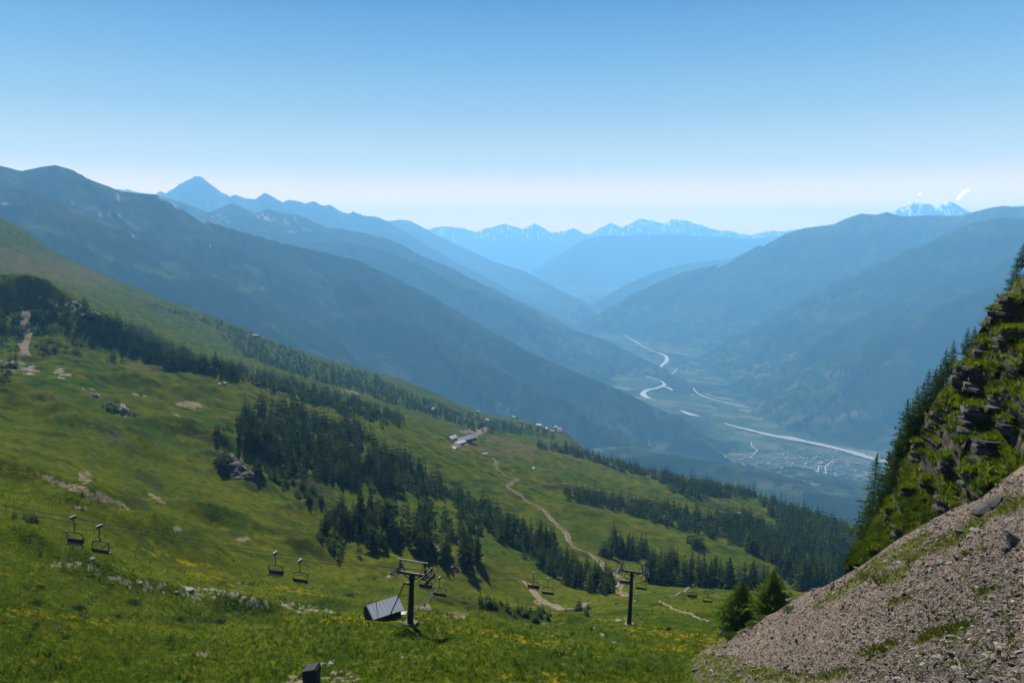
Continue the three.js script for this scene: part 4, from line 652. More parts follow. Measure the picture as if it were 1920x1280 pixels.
{
  const where = ['leftmost pair', 'pair left of the hut', 'pair just past the nearer pylon', 'pair over the dirt path', 'pair at the farther pylon', 'rightmost pair'];
  const first = makeChair('empty lift chair, upper one of the ' + where[0]), A = [], B = [];
  const turn = Math.atan2(-ACROSS.z, ACROSS.x);
  [[GA, 0, A, 'upper'], [GB, GAUGE, B, 'lower']].forEach(([list, off, into, word], side) => list.forEach(([x, y], i) => {
    const p = onLine(x, y, off), c = side || i ? first.clone() : first; if (c !== first) { c.name = numbered('lift_chair'); scene.add(c); }
    c.userData = { label: `empty lift chair, ${word} one of the ${where[i]}`, category: 'lift chair', group: 'chairs hanging on the chairlift' };
    c.position.copy(p).add(new THREE.Vector3(0, -.05, 0)); c.scale.setScalar(.92); c.rotation.y = turn + (side ? Math.PI : 0); into.push(p);
  }));
  for (const [list, off, word] of [[A, 0, 'upper'], [B, GAUGE, 'lower']]) {   // the rope runs from grip to grip over the pylons
    const top = (q) => q.arm.clone().addScaledVector(ACROSS, off - GAUGE / 2).addScaledVector(q.axis, .72), pts = [...list, top(py1), top(py2)].sort((a, b) => a.x - b.x);
    const d0 = pts[1].clone().sub(pts[0]), dn = pts[pts.length - 1].clone().sub(pts[pts.length - 2]).normalize();
    pts.unshift(pts[0].clone().addScaledVector(d0, -1.2)); pts.push(pts[pts.length - 1].clone().addScaledVector(dn, 60).add(new THREE.Vector3(0, -3, 0)));
    put('haul_rope', new THREE.TubeGeometry(new THREE.CatmullRomCurve3(pts, false, 'centripetal'), 240, .035, 6), steel, `thin dark ${word} haul rope of the chairlift`, 'rope', 'haul ropes of the chairlift');
  }
}

// ---------------------------------------------------------------- hut, farm, chalets
function building(px, py, w, h, d, rise, turn, name, label, category, opts = {}) {
  const q = opts.d ? { p: at(px, py, opts.d) } : hit(px, py); if (!q) return null;
  const g = thing(name, label, category, [q.p[0], q.p[1] - (opts.sink ?? .6), q.p[2]], turn), [walls, roofs] = houseGeo(w, h, d, rise, opts.eave ?? .5), wm = opts.wall ?? plaster, rm = opts.roof ?? slateRoof;
  const wall = part('wall', walls, wm, g); roofs.forEach((r) => part('roof', r, rm, g));
  const glass = opts.glass ?? pane, n = opts.windows ?? 2;
  for (let k = 0; k < n; k++) { const z = (k - (n - 1) / 2) * d / n; for (const s of [-1, 1]) part('window', box(.12, .9, .8, s * (w / 2 + .02), h * .6, z), glass, g); }
  part('door', box(.9, 1.9, .1, w * .18, 1.45, d / 2 + .02), opts.door ?? darkWood, g);
  if (opts.chimney) part('chimney', bar([0.2, h + rise - .3, -d * .2], [0.2, h + rise + 1.1, -d * .2], .12, 8), zinc, g);
  return g;
}
const greyStone = mat(.05, .046, .042, 1), pane = mat(.02, .025, .03, .1), paleWall = mat(.15, .142, .13), whiteSheet = mat(.2, .195, .185, .9), blueRoof = mat(.075, .085, .1, .5);
{ // the hut beside the nearer pylon: corrugated metal roof, dark timber
  const q = hit(716, 1160), g = thing('mountain_hut', 'small dark timber hut with grey metal roof beside the nearer pylon', 'hut', [q.p[0], q.p[1] + .45, q.p[2]], 2.2); g.scale.setScalar(.88);
  const [walls, roofs] = houseGeo(4.6, 1.7, 5.4, 1.35, .45); part('wall', walls, darkWood, g); part('footing', box(4.4, 1.6, 5.2, 0, -.8, 0), greyStone, g);
  roofs.forEach((r, k) => { const s = part('roof', r, metalRoof, g); for (let i = 0; i < 9; i++) { const rib = new THREE.BoxGeometry(2.95, .035, .035).translate(1.45, .25, -2.9 + i * .725); rib.rotateZ(-Math.atan2(1.35, 2.3)); if (!k) rib.rotateY(Math.PI); rib.translate(0, 3.05, 0); part('roof_seam', rib, metalRoof, s); } });
  part('chimney', merged([bar([-.7, 2.6, -1.5], [-.7, 3.9, -1.5], .07), new THREE.ConeGeometry(.16, .16, 8).translate(-.7, 3.98, -1.5)]), zinc, g);
  part('door', box(.9, 1.5, .06, .6, .95, 2.73), mat(.05, .035, .024), g); part('window', box(.06, .5, .6, 2.33, 1.1, .4), pane, g);
  put('stone_slab', box(1.6, .5, 1.2).translate(...((h) => [h.p[0], h.p[1] + .15, h.p[2]])(hit(752, 1153))), whiteSheet, 'pale flat block at the foot of the nearer pylon', 'slab');
}
building(868, 826, 15, 4, 34, 3, -.75, 'farm_barn', 'long farm barn with dark blue grey roof on the middle meadow', 'barn', { roof: blueRoof, wall: darkWood, windows: 6, glass: paleWall });
building(860, 833, 9, 3.4, 14, 1.6, -.75, 'farm_shed', 'pale sunlit shed at the end of the long farm barn', 'shed', { roof: whiteSheet, wall: paleWall });
building(846, 824, 9, 4, 12, 2.2, -.6, 'farm_house', 'small light roofed house left of the long farm barn', 'house', { roof: mat(.2, .2, .21), wall: paleWall });
building(880, 829, 3, 2.4, 5, .6, .4, 'parked_trailer', 'white trailer parked by the farm road', 'trailer', { roof: whiteSheet, wall: whiteSheet, windows: 1 });
building(852, 841, 3, 1.4, 5, .5, .6, 'feed_trough', 'pale low trough below the farm shed', 'trough', { roof: whiteSheet, wall: paleWall, windows: 0 });
building(814, 771, 11, 6, 12, 3.4, .5, 'chalet', 'white and brown chalet among trees above the farm', 'chalet', { wall: paleWall, roof: redRoof });
building(390, 692, 6, 3, 10, 1.6, 1.3, 'alpine_hut', 'grey hut with yellow canopy at the wood edge on the left', 'hut', { roof: slateRoof, wall: darkWood });
building(404, 693, 3.4, 1.2, 5, 1.1, 1.3, 'canopy_tent', 'small yellowish canopy beside the grey hut', 'tent', { roof: mat(.3, .2, .1), wall: mat(.28, .2, .1), windows: 0 });
building(1384, 967, 8, 3, 11, 2.2, 1.0, 'alpine_hut', 'dark hut in the clearing of the wood left of the crag', 'hut', { roof: mat(.16, .17, .18), wall: darkWood });
building(1383, 1099, 5, 2.4, 7, 1.8, .9, 'alpine_hut', 'hut with blue grey roof half hidden behind the two larches', 'hut', { roof: metalRoof, wall: darkWood });
building(1000, 879, 2.6, 1.6, 3, .8, .3, 'stone_shelter', 'tiny pale shelter alone on the middle meadow', 'shelter', { roof: whiteSheet, wall: paleWall, windows: 0 });
building(478, 630, 12, 5, 24, 2, 1.2, 'mountain_lodge', 'long pale lodge in the hazy forest at upper left', 'lodge', { roof: paleWall, wall: plaster });
{
  const r = rngOf(12), spots = [[944, 776], [950, 772], [956, 770], [957, 778], [965, 784], [985, 780], [1008, 784], [918, 763], [928, 764], [976, 792], [990, 796], [1010, 799], [1014, 802], [1030, 797], [1042, 803], [1048, 806], [1056, 800], [915, 790], [895, 774], [1022, 806], [1036, 810], [1050, 811], [822, 729], [856, 738]];
  spots.forEach(([x, y], k) => building(x, y, 9 + 5 * r(), 5 + 2 * r(), 11 + 6 * r(), 3, r() * 3, 'chalet', `${['white', 'pale', 'light brown', 'grey roofed'][k % 4]} chalet of the hazy hamlet, ${['highest', 'second', 'third', 'fourth', 'fifth', 'sixth', 'seventh', 'eighth', 'ninth', 'tenth', 'eleventh', 'twelfth'][Math.floor(k / 2)]} ${k % 2 ? 'lower' : 'upper'} one along the far forest edge`, 'chalet', { wall: k % 4 === 2 ? mat(.12, .09, .06) : paleWall, roof: k % 4 === 3 ? metalRoof : [slateRoof, redRoof][k % 2], windows: 1 }));
}
// ---------------------------------------------------------------- fence, marker posts, poles
{
  const q = hit(776, 1152), g = thing('rail_fence', 'weathered rail fence behind the foot of the nearer pylon', 'fence', q.p, .5), grey = mat(.16, .145, .125, 1);
  for (let k = 0; k < 5; k++) part('fence_post', bar([k * 1.5 - .2, -.5, -k * 1.1 - .3], [k * 1.5 - .15, 1.15, -k * 1.1 - .3], .07, 7), grey, g);
  for (let k = 0; k < 4; k++) for (const y of [.45, .9]) part('fence_rail', bar([k * 1.5 - .2, y, -k * 1.1 - .22], [k * 1.5 + 1.4, y + .06 * (k % 2), -k * 1.1 - 1.3], .05, 6), grey, g);
  const p = hit(1195, 1128), m = thing('snow_lance', 'white headed snow lance post on the meadow beyond the farther pylon', 'snow lance', p.p), blue = mat(.06, .09, .12, .6);
  part('post', bar([0, -.3, 0], [0, 2.6, 0], .09), blue, m); part('head', new THREE.LatheGeometry([[.001, 2.5], [.3, 2.6], [.36, 3], [.25, 3.4], [.001, 3.5]].map((v) => new THREE.Vector2(...v)), 10), whiteSheet, m); part('hydrant_box', new RoundedBoxGeometry(.6, .7, .5, 2, .05).translate(-.9, .2, 0), whiteSheet, m);
  const s = hit(1154, 1135), b = thing('warning_board', 'small white board on the grass left of the farther pylon', 'board', s.p, .4); part('panel', box(.9, .6, .05, 0, .8, 0), whiteSheet, b); part('post', bar([0, -.2, 0], [0, .6, 0], .04), zinc, b);
  for (const [x, y, w] of [[411, 720, 'left'], [420, 719, 'right']]) { const h = hit(x, y); put('white_panel', box(1.9, 1.5, 3, h.p[0], h.p[1] + .5, h.p[2], .4), whiteSheet, `white box on the upper left meadow, ${w} one of two`, 'box', 'white boxes on the upper meadow'); }
  for (const [x, y, w] of [[906, 851, 'left'], [911, 850, 'right']]) { const h = hit(x, y); put('feed_rack', box(1.2, .8, 9, h.p[0], h.p[1] + .4, h.p[2], -.6), whiteSheet, `long pale feed rack below the farm, ${w} one of two`, 'feed rack', 'feed racks below the farm'); }
}
// ---------------------------------------------------------------- boulders
function rockGeo(seed, flat = .7, n = 2, rough = .35) {
  const g = new THREE.IcosahedronGeometry(1, n), p = g.attributes.position, cuts = [], r = rngOf(seed);
  for (let k = 0; k < 9; k++) { const v = new THREE.Vector3(r() - .5, r() - .5, r() - .5).normalize(); cuts.push([v, .55 + .35 * r()]); }
  const v = new THREE.Vector3();
  for (let i = 0; i < p.count; i++) { v.fromBufferAttribute(p, i); for (const [c, d] of cuts) { const e = v.dot(c); if (e > d) v.addScaledVector(c, d - e); } v.multiplyScalar(1 + rough * .3 * noise(v.x * 3 + seed, v.y * 3 + v.z * 2)); p.setXYZ(i, v.x, v.y * flat, v.z); }
  g.computeVertexNormals(); return g;
}
const paleRock = mat(.1, .094, .084, 1), greyRock = mat(.06, .056, .051, 1), darkRock = mat(.022, .021, .022, .9);
{
  const kinds = [rockGeo(1), rockGeo(2, .5), rockGeo(3, .6), rockGeo(4, .45)], r = rngOf(44);
  const B = [[781, 1190, 8, 'pale boulder right below the nearer pylon'], [1128, 1190, 9, 'round pale boulder left of the farther pylon'], [755, 1233, 7, 'pale stone in the grass near the bottom edge'], [1020, 1170, 7, 'pale flat stone in the meadow between the pylons'], [1035, 1192, 5, 'small pale stone below the flat stone between the pylons'], [1158, 1165, 10, 'flat light slab beside the farther pylon'], [1113, 1178, 7, 'flat light stone in the flowers left of the farther pylon'], [172, 1047, 8, 'grey boulder below the leftmost lift chairs'], [447, 1095, 5, 'pale stone on the slope below the second lift chairs'], [328, 1110, 9, 'grey boulder among the pale stones on the left meadow'], [352, 1106, 14, 'largest grey boulder among the pale stones on the left meadow'], [260, 1092, 8, 'grey stone at the upper end of the stony streak'], [700, 1243, 4, 'small white stone left of bottom centre'], [778, 1240, 4, 'small white stone near bottom centre'], [338, 1237, 5, 'small pale stone on the lower left meadow'], [1345, 1112, 5, 'pale stone on the meadow by the larches'], [1150, 1205, 5, 'pale stone in front of the farther pylon'], [1250, 1188, 5, 'pale stone right of the farther pylon'], [1048, 1228, 6, 'pale stone in the grass below the flower streak'], [595, 1085, 5, 'dark stone beside the second lift chairs']];
  B.forEach(([x, y, s, label], k) => { const h = hit(x, y); if (!h) return; const q = put('boulder', kinds[k % 4], k > 18 ? darkRock : k % 3 ? paleRock : greyRock, label, 'boulder', 'boulders on the meadow'), m = s * .72 * h.f / F; q.position.set(h.p[0], h.p[1] + m * .1, h.p[2]); q.scale.set(m, m * .8, m); q.rotation.y = r() * 6; });
  // the dark upright block at the bottom edge, its slanted top catching the sun
  const s = new THREE.Shape(); s.moveTo(-1.0, -3.2); s.lineTo(.75, -3.2); s.lineTo(1.25, 1.45); s.lineTo(.9, 1.75); s.lineTo(-1.3, 1.05); s.lineTo(-1.42, .7); s.closePath();
  const g = new THREE.ExtrudeGeometry(s, { depth: 1.5, bevelEnabled: true, bevelSize: .12, bevelThickness: .15, bevelSegments: 2 }).translate(0, 0, -.8), p = g.attributes.position;
  for (let i = 0; i < p.count; i++) { const x = p.getX(i), y = p.getY(i), z = p.getZ(i); p.setXYZ(i, x + .1 * noise(y * 2, z * 2), y + .1 * noise(x * 2, z * 3) - (y > .5 ? (z + .8) * .28 : 0), z + .1 * noise(x, y)); } g.computeVertexNormals();
  const h = hit(584, 1277), q = put('standing_rock', g, darkRock, 'dark upright block of rock with slanted top at the bottom edge', 'rock'); q.position.set(h.p[0], h.p[1] + .9, h.p[2]); q.rotation.y = -.25; q.scale.setScalar(.62);
}
// ---------------------------------------------------------------- bedded rock: outcrops of the slope and ledges of the crag
function slabGeo(seed) {             // one bed of rock: an uneven polygon with a broken edge
  const r = rngOf(seed), n = 9, s = new THREE.Shape(), b = r() * 6;
  for (let k = 0; k < n; k++) { const a = b + (k + .5 * r()) / n * 6.283, q = .72 + .4 * r(); s[k ? 'lineTo' : 'moveTo'](Math.cos(a) * q, Math.sin(a) * q); }
  s.closePath(); const g = new THREE.ExtrudeGeometry(s, { depth: .86, bevelEnabled: true, bevelSize: .05, bevelThickness: .07, bevelSegments: 1 }); g.rotateX(-Math.PI / 2); return g;
}
const BEDS = [1, 2, 3, 4, 5, 6].map(slabGeo), bedRock = [mat(.026, .023, .02, 1), mat(.034, .03, .026, 1), mat(.020, .018, .017, 1)];
{
  cragPos.caps = []; const r = rngOf(63), ord = ['first', 'second', 'third', 'fourth', 'fifth', 'sixth', 'seventh'];
  const pile = (parent, p, w, h, beds) => { for (let k = 0; k < beds; k++) { const m = part('rock_slab', BEDS[Math.floor(r() * 6)], bedRock[Math.floor(r() * 3)], parent), t = h / beds, q = w * (.82 + .3 * r()) * (1 - .12 * k / beds); m.position.set(p[0] + (r() - .5) * w * .3, p[1] + k * t, p[2] + (r() - .5) * w * .3); m.scale.set(q, t * 1.12, q * .85); m.rotation.set((r() - .5) * .12, r() * 6.28, (r() - .5) * .12); } };
  const rough = [31, 32, 33].map((k) => rockGeo(k, .75, 2, 1.2));
  for (const [words, list] of [['on the stony rib', [[175, 744, 8], [200, 757, 9], [222, 770, 12], [243, 781, 10]]], ['left of the middle wood', [[418, 862, 14], [436, 878, 22], [454, 892, 18], [506, 880, 11]]], ['on the knoll above the hut', [[690, 962, 7], [712, 978, 8], [702, 1016, 9], [828, 1048, 11], [848, 1066, 11]]], ['on the wooded brow', [[70, 560, 10], [132, 572, 16], [164, 590, 16], [272, 622, 10]]]])
    list.forEach(([x, y, s], k) => { const h = hit(x, y); if (!h) return; const m = s * h.f / F, q = put('rock_outcrop', rough[k % 3], bedRock[k % 3], `dark rough outcrop ${words}, ${ord[k]} from the left`, 'rock', 'outcrops ' + words); q.position.set(h.p[0], h.p[1] - m * .15, h.p[2] - m * .3); q.scale.set(m * 1.3, m, m); q.rotation.y = k * 2.1; });
  for (const [x, y, w, hh] of [[1902, 575, 46, 44], [1872, 598, 34, 50], [1900, 640, 50, 60], [1850, 660, 40, 50], [1812, 702, 44, 44], [1842, 712, 46, 66], [1880, 752, 46, 40], [1836, 790, 56, 76], [1898, 800, 44, 40], [1722, 850, 28, 54], [1778, 870, 34, 40], [1862, 850, 60, 60], [1908, 880, 40, 40], [1820, 900, 44, 40], [1740, 910, 34, 36], [1700, 930, 26, 40], [1664, 985, 13, 76], [1780, 955, 46, 34], [1862, 915, 40, 26], [1690, 1000, 30, 26], [1640, 1040, 22, 30]]) {
    const h = hit(x, y); if (!h || h.id !== 3) continue; const u = h.f / F; pile(cragPos.mesh, [h.p[0] + w * u * .25, h.p[1] - hh * u * .4, h.p[2] - w * u * .3], w * u * .68, hh * u * .8, Math.max(4, Math.round(hh / 7))); cragPos.caps.push([h.p[0] + w * u * .25, h.p[1] + hh * u * .42, h.p[2] - w * u * .3, w * u * .75]);
  }
}

// ---------------------------------------------------------------- larches by the scree and on the crag
const larchGreens = [leafy(.045, .075, .005, .5), leafy(.036, .062, .005, .5), leafy(.022, .04, .007, .4)];
const LARCH = [0, 1, 2].map((k) => ({ crown: crownGeo(300 + k, { whorls: [38, 30, 30][k], per: [11, 9, 9][k], R: [.33, .25, .2][k], base: [.01, .05, .1][k], droop: [.1, .2, .3][k], fine: [26, 16, 15][k], gap: [.02, .1, .1][k] }), trunk: trunkGeo([.022, .02, .016][k], .95, [.02, .04, -.03][k]) }));
function larch(px, py, top, d, v, m, label, wide = 1) {
  let p = d ? at(px, py, d) : hit(px, py).p; const f = -p[2] * CP - p[1] * SP, h = (py - top) * f / F / CP * 1.02;
  const g = thing('larch_tree', label, 'tree', [p[0], p[1] - .2, p[2]], px, 'larches around the crag and scree'); g.scale.set(h * wide, h, h * wide);
  part('trunk', LARCH[v].trunk, bark, g); part('crown', LARCH[v].crown, larchGreens[m], g);
}
larch(1388, 1172, 1082, 101, 0, 1, 'bushy green larch at the scree edge, left one of the two', 1.35);
larch(1446, 1152, 1062, 97, 0, 0, 'bushy green larch at the scree edge, right one of the two', 1.3);
larch(1372, 1180, 1112, 103, 0, 1, 'smaller larch leaning against the left one of the two at the scree edge', 1.2);
[[1634, 1010, 846, 92, 2, 2, 'tall larch at the lowest corner of the crag'], [1658, 985, 842, 94, 2, 2, 'tall thin larch second from the lowest corner of the crag'], [1648, 1005, 900, 90, 1, 2, 'dense dark larch between the two tall ones on the crag'], [1626, 1020, 935, 93, 1, 2, 'low dense larch at the foot of the crag'], [1668, 965, 860, 92, 1, 2, 'dense larch just right of the tall pair on the crag'], [1676, 940, 820, 95, 1, 2, 'dense larch behind the tall pair on the crag'], [1704, 875, 760, 95, 1, 2, 'broad larch in the lower half of the row on the crag edge'], [1724, 830, 715, 96, 1, 2, 'broad larch in the upper half of the row on the crag edge'], [1758, 775, 680, 96, 1, 2, 'broad larch beside the two thin ones on the crag edge'], [1694, 872, 745, 96, 1, 2, 'larch on the crag edge above the tall pair', .9], [1682, 905, 800, 96, 1, 2, 'low larch on the crag edge just above the tall pair', .9], [1712, 850, 722, 97, 1, 1, 'larch in the middle of the row on the crag edge', .8], [1735, 800, 690, 97, 2, 2, 'thin bare topped larch on the crag edge', .9], [1748, 790, 686, 97, 2, 2, 'thin larch beside the bare topped one on the crag edge', 1], [1768, 745, 652, 97, 1, 2, 'dense larch below the upper overhang of the crag', .85], [1784, 705, 636, 97, 1, 1, 'larch right below the upper overhang', .85], [1812, 665, 612, 98, 1, 2, 'upper larch of the row on the crag edge', .9], [1826, 650, 608, 98, 1, 2, 'small larch at the upper end of the row', .9], [1903, 545, 488, 98, 1, 2, 'dark pine on top of the crag at the photo edge', 1.3], [1916, 500, 455, 99, 1, 2, 'topmost pine of the crag at the photo edge', 1.3]].forEach((a) => larch(...a));
// ---------------------------------------------------------------- shrubs
function bushGeo(seed, n, q, dome = .8) { // leaves spread through a dome
  const r = rngOf(seed), P = [];
  for (let k = 0; k < n; k++) {
    const a = r() * 6.283, e = Math.asin(r()), R = Math.pow(r(), .4) * (.8 + .25 * noise(Math.cos(a) * 2 + seed, Math.sin(a) * 2 + e)), x = Math.cos(a) * Math.cos(e) * R, z = Math.sin(a) * Math.cos(e) * R, y = Math.sin(e) * R * dome;
    const v = () => (r() - .5) * 2 * q; P.push(x, y, z, x + v(), y + v() * .8 + q * .3, z + v(), x + v(), y + v() * .8, z + v());
  }
  const g = new THREE.BufferGeometry(); g.setAttribute('position', new THREE.Float32BufferAttribute(P, 3)); g.computeVertexNormals(); return g;
}
const BUSH = [bushGeo(1, 900, .13), bushGeo(2, 800, .15, .6), bushGeo(3, 700, .11, 1.1)], stemsGeo = merged([...Array(7)].map((_, k) => bar([0, -.2, 0], [Math.cos(k * 1.1) * .55, .5 + .1 * (k % 3), Math.sin(k * 1.1) * .55], .03, 5, .012)));
const shrubGreens = [leafy(.045, .07, .005, .5), leafy(.034, .054, .005, .45), leafy(.075, .082, .026, .45), leafy(.02, .034, .005, .4)];
function shrub(px, py, size, v, m, label, group, tall = 1) {
  const h = hit(px, py); if (!h) return; const s = size * h.f / F, g = thing('alpine_shrub', label, 'shrub', [h.p[0], h.p[1] - s * .08, h.p[2]], px * 1.7, group); g.scale.set(s, s * tall, s); part('stems', stemsGeo, bark, g); part('foliage', BUSH[v], shrubGreens[m], g);
}
[[1650, 1092, 34, 2, 2, 'large grey green willow bush at the upper edge of the scree'], [1625, 1085, 22, 0, 2, 'pale bush left of the large willow bush on the scree'], [1708, 1052, 26, 2, 2, 'grey green bush right of the large willow bush'], [1482, 1144, 19, 1, 2, 'flat pale bush just right of the two larches on the scree edge'], [1812, 1040, 16, 0, 0, 'round green bush in the turf strip below the crag'], [1848, 1030, 13, 1, 2, 'small pale bush right of the round green bush'], [1705, 1165, 8, 1, 1, 'small tuft of green on the middle of the scree'], [1698, 1195, 8, 1, 1, 'green tuft below the middle of the scree'], [1640, 1218, 10, 1, 1, 'leafy tuft on the lower scree'], [1790, 1198, 10, 1, 0, 'green tuft on the lower right scree'], [1815, 1175, 7, 1, 2, 'yellowish tuft on the right scree'], [1858, 1190, 10, 1, 0, 'green tuft near the dark gap of the scree'], [1900, 1095, 9, 1, 1, 'green tuft at the right edge of the scree'], [1910, 1135, 9, 1, 1, 'second green tuft at the right edge of the scree'], [1630, 1178, 7, 1, 1, 'dark tuft left of the middle of the scree'], [1850, 1120, 7, 1, 1, 'dark tuft on the upper right scree'], [1760, 1180, 5, 1, 2, 'orange flowering tuft on the scree'], [1596, 1270, 10, 1, 0, 'green tuft at the bottom edge below the scree'], [1372, 1195, 20, 1, 1, 'low bush at the foot of the two larches'], [1412, 1172, 18, 1, 0, 'light low bush between the two larches'], [1428, 1160, 14, 1, 0, 'bright low bush under the right larch']].forEach(([x, y, s, v, m, l]) => shrub(x, y, s, v, m, l, 'shrubs on the scree'));
[[112, 1196, 12, 'black green bush low on the left meadow'], [70, 1102, 14, 'dark heath bush left of the stony streak'], [62, 1132, 18, 'broad dark heath bush near the left edge'], [140, 1142, 20, 'long dark heath bush below the stony streak'], [216, 1156, 12, 'low dark bush under the long heath bush'], [246, 1130, 15, 'dark bush under the upper end of the stony streak'], [332, 1162, 15, 'dark bush below the largest grey boulder'], [410, 1166, 15, 'dark bush in the hollow left of the hut'], [655, 1117, 10, 'dark round bush on the slope above the hut'], [868, 1130, 9, 'dark bush on the bank right of the nearer pylon'], [905, 1140, 10, 'second dark bush on the bank right of the nearer pylon'], [60, 1172, 14, 'low dark bush in the yellow flowers at the left edge']].forEach(([x, y, s, l], k) => shrub(x, y, s, 1, 3, l, 'dark bushes on the meadow', .7));
{ // turf, shrubs and loose blocks on the crag
  const r = rngOf(91); let k = 0;
  const words = ['on the lowest ledges', 'on the lower ledges', 'half way up the ledges', 'on the upper ledges', 'near the top'];
  for (let t = 0; t < 9000 && k < 150; t++) {
    const px = 1605 + r() * 315, py = 520 + r() * 560, h = hit(px, py); if (!h || h.id !== 3) continue;
    const a = hit(px, py - 12); if (!a || (a.id === 3 && Math.hypot(a.p[0] - h.p[0], a.p[2] - h.p[2]) < .9)) continue;      // only where there is a ledge
    shrub(px, py, 8 + 18 * r() * r(), Math.floor(r() * 3), [0, 0, 1, 3][Math.floor(r() * 4)], `green shrub of the mossy crag ${words[clamp(Math.floor((1070 - py) / 110), 0, 4)]}`, 'shrubs growing on the crag', .75); k++;
  }
}
// ---------------------------------------------------------------- grass tufts and slate chips (uncountable)
function tuftGeo(seed, n, lean = .5) { const r = rngOf(seed), P = []; for (let k = 0; k < n; k++) { const a = r() * 6.28, d = r() * .45, x = Math.cos(a) * d, z = Math.sin(a) * d, w = .07 + .05 * r(), b = a + 1.57, h = .6 + .5 * r(), l = lean * (.3 + r()); P.push(x - Math.cos(b) * w, -.1, z - Math.sin(b) * w, x + Math.cos(b) * w, -.1, z + Math.sin(b) * w, x + Math.cos(a) * l, h, z + Math.sin(a) * l); } const g = new THREE.BufferGeometry(); g.setAttribute('position', new THREE.Float32BufferAttribute(P, 3)); g.computeVertexNormals(); return g; }
function scatter(name, geo, material, list, label, category) { // list of [point, turn, sx, sy, sz, r, g, b]
  const im = shaded(new THREE.InstancedMesh(geo, material, list.length)), m = new THREE.Matrix4(), q = new THREE.Quaternion(), e = new THREE.Euler(), p = new THREE.Vector3(), s = new THREE.Vector3(), c = new THREE.Color();
  list.forEach((t, i) => { im.setMatrixAt(i, m.compose(p.set(t[0][0], t[0][1], t[0][2]), q.setFromEuler(e.set(t[8] ?? 0, t[1], t[9] ?? 0)), s.set(t[2], t[3], t[4]))); im.setColorAt(i, c.setRGB(t[5], t[6], t[7])); });
  im.name = numbered(name); scene.add(im); return tag(im, label, category, null, 'stuff');
}
{
  const r = rngOf(7), tufts = [[], []], chips = [[], [], []], moss = [[], []];
  for (let k = 0; k < 115000; k++) {
    const px = r() * 1920, py = 860 + r() * 420, h = hit(px, py); if (!h || h.id !== 1 || h.f > 400 || r() < .35 + .65 * sstep(120, 380, h.f)) continue;
    const q = ray(px, py), p = [q[0] * h.f, q[1] * h.f, q[2] * h.f], n = fbm(p[0] / 14 + 5, p[2] / 14, 3), n1 = fbm(p[0] / 60, p[2] / 60, 2), big = r() < .015, s = (.16 + .2 * r()) * (1 + h.f / 420) * (big ? 2.2 : 1), w = s * (1.1 + .8 * r()), g = .75 + .5 * r(), dry = sstep(-.1, .3, n1 + .4 * r() - .2);
    tufts[k & 1].push([p, r() * 6.28, w, s * .8, w, lerp(.04, .072, dry) * g * (big ? .4 : 1), lerp(.08, .086, dry) * g * (big ? .45 : 1), .003 * g]);
  }
  tufts.forEach((t, k) => scatter('meadow_grass', tuftGeo(k + 1, 7), leafy(1, 1, 1, .5), t, 'short tufted grass covering the near meadow', 'grass'));
  const chipGeos = [0, 1, 2].map((k) => { const g = new THREE.IcosahedronGeometry(1, 0), p = g.attributes.position; for (let i = 0; i < p.count; i++) { const x = p.getX(i), y = p.getY(i), z = p.getZ(i), n = 1 + .35 * noise(x * 2 + k * 9, y * 2 + z * 3); p.setXYZ(i, x * n, y * .34 * n, z * n * .7); } g.computeVertexNormals(); return g; });
  for (let k = 0; k < 150000; k++) {
    const px = 1280 + r() * 640, py = 890 + r() * 390, h = hit(px, py); if (!h || h.id !== 2) continue;
    const n3 = fbm(h.p[0] / 1.1, h.p[2] / 1.1, 3), n2 = fbm(h.p[0] / 5, h.p[2] / 5, 3), green = patchAt(SCREE_GREEN, px, py, 2 * n3 + 1.2 * n2);
    const q = ray(px, py), p = [q[0] * h.f, q[1] * h.f, q[2] * h.f];
    if ((green === 'g' && r() < .6) || px < 1300 + 20 * n2) { if (r() < .22) { const s = .09 + .14 * r(); moss[k & 1].push([p, r() * 6.28, s * 1.6, s * .8, s * 1.6, .06 * (.7 + .6 * r()), .072 * (.7 + .6 * r()), .008]); } continue; }
    if (r() < .012) { const s = .08 + .12 * r(); moss[k & 1].push([p, r() * 6.28, s * 1.6, s * .8, s * 1.6, .055, .066, .008]); continue; }
    const s = (.022 + .045 * r() * r() + (r() < .05 ? .2 * r() * r() : 0)) * (.55 + h.f / 75), v = .026 + .055 * Math.pow(r(), 1.6) + (r() < .05 ? .06 : 0);
    chips[k % 3].push([[p[0], p[1] + s * .15, p[2]], r() * 6.28, s * (1 + .6 * r()), s * (.8 + .8 * r()), s, v * 1.18, v * .96, v * .79, (r() - .5) * 1.3, (r() - .5) * 1.3]);
  }
  chips.forEach((t, k) => scatter('slate_rubble', chipGeos[k], new THREE.MeshPhysicalMaterial({ roughness: .9, specularIntensity: .35 }), t, 'loose grey slate chips covering the scree slope', 'rubble'));
  const { pos, nor, nu, nv } = cragPos;
  for (let k = 0; k < 60000; k++) {
    const i = Math.floor(r() * nu), j = Math.floor(r() * (nv - 1)), o = (j * nu + i) * 3, up = nor[o + 1]; if (up < .48 + .25 * r()) continue;
    const t = r(), p = [lerp(pos[o], pos[o + nu * 3], t), lerp(pos[o + 1], pos[o + nu * 3 + 1], t), lerp(pos[o + 2], pos[o + nu * 3 + 2], t)], s = .2 + .3 * r(), n = fbm(p[0] / 2, p[2] / 2 + p[1], 2), g = .7 + .6 * r();
    moss[k & 1].push([p, r() * 6.28, s * 1.5, s * .9, s * 1.5, lerp(.035, .095, sstep(-.2, .3, n)) * g, lerp(.06, .115, sstep(-.2, .3, n)) * g, .005 * g]);
  }
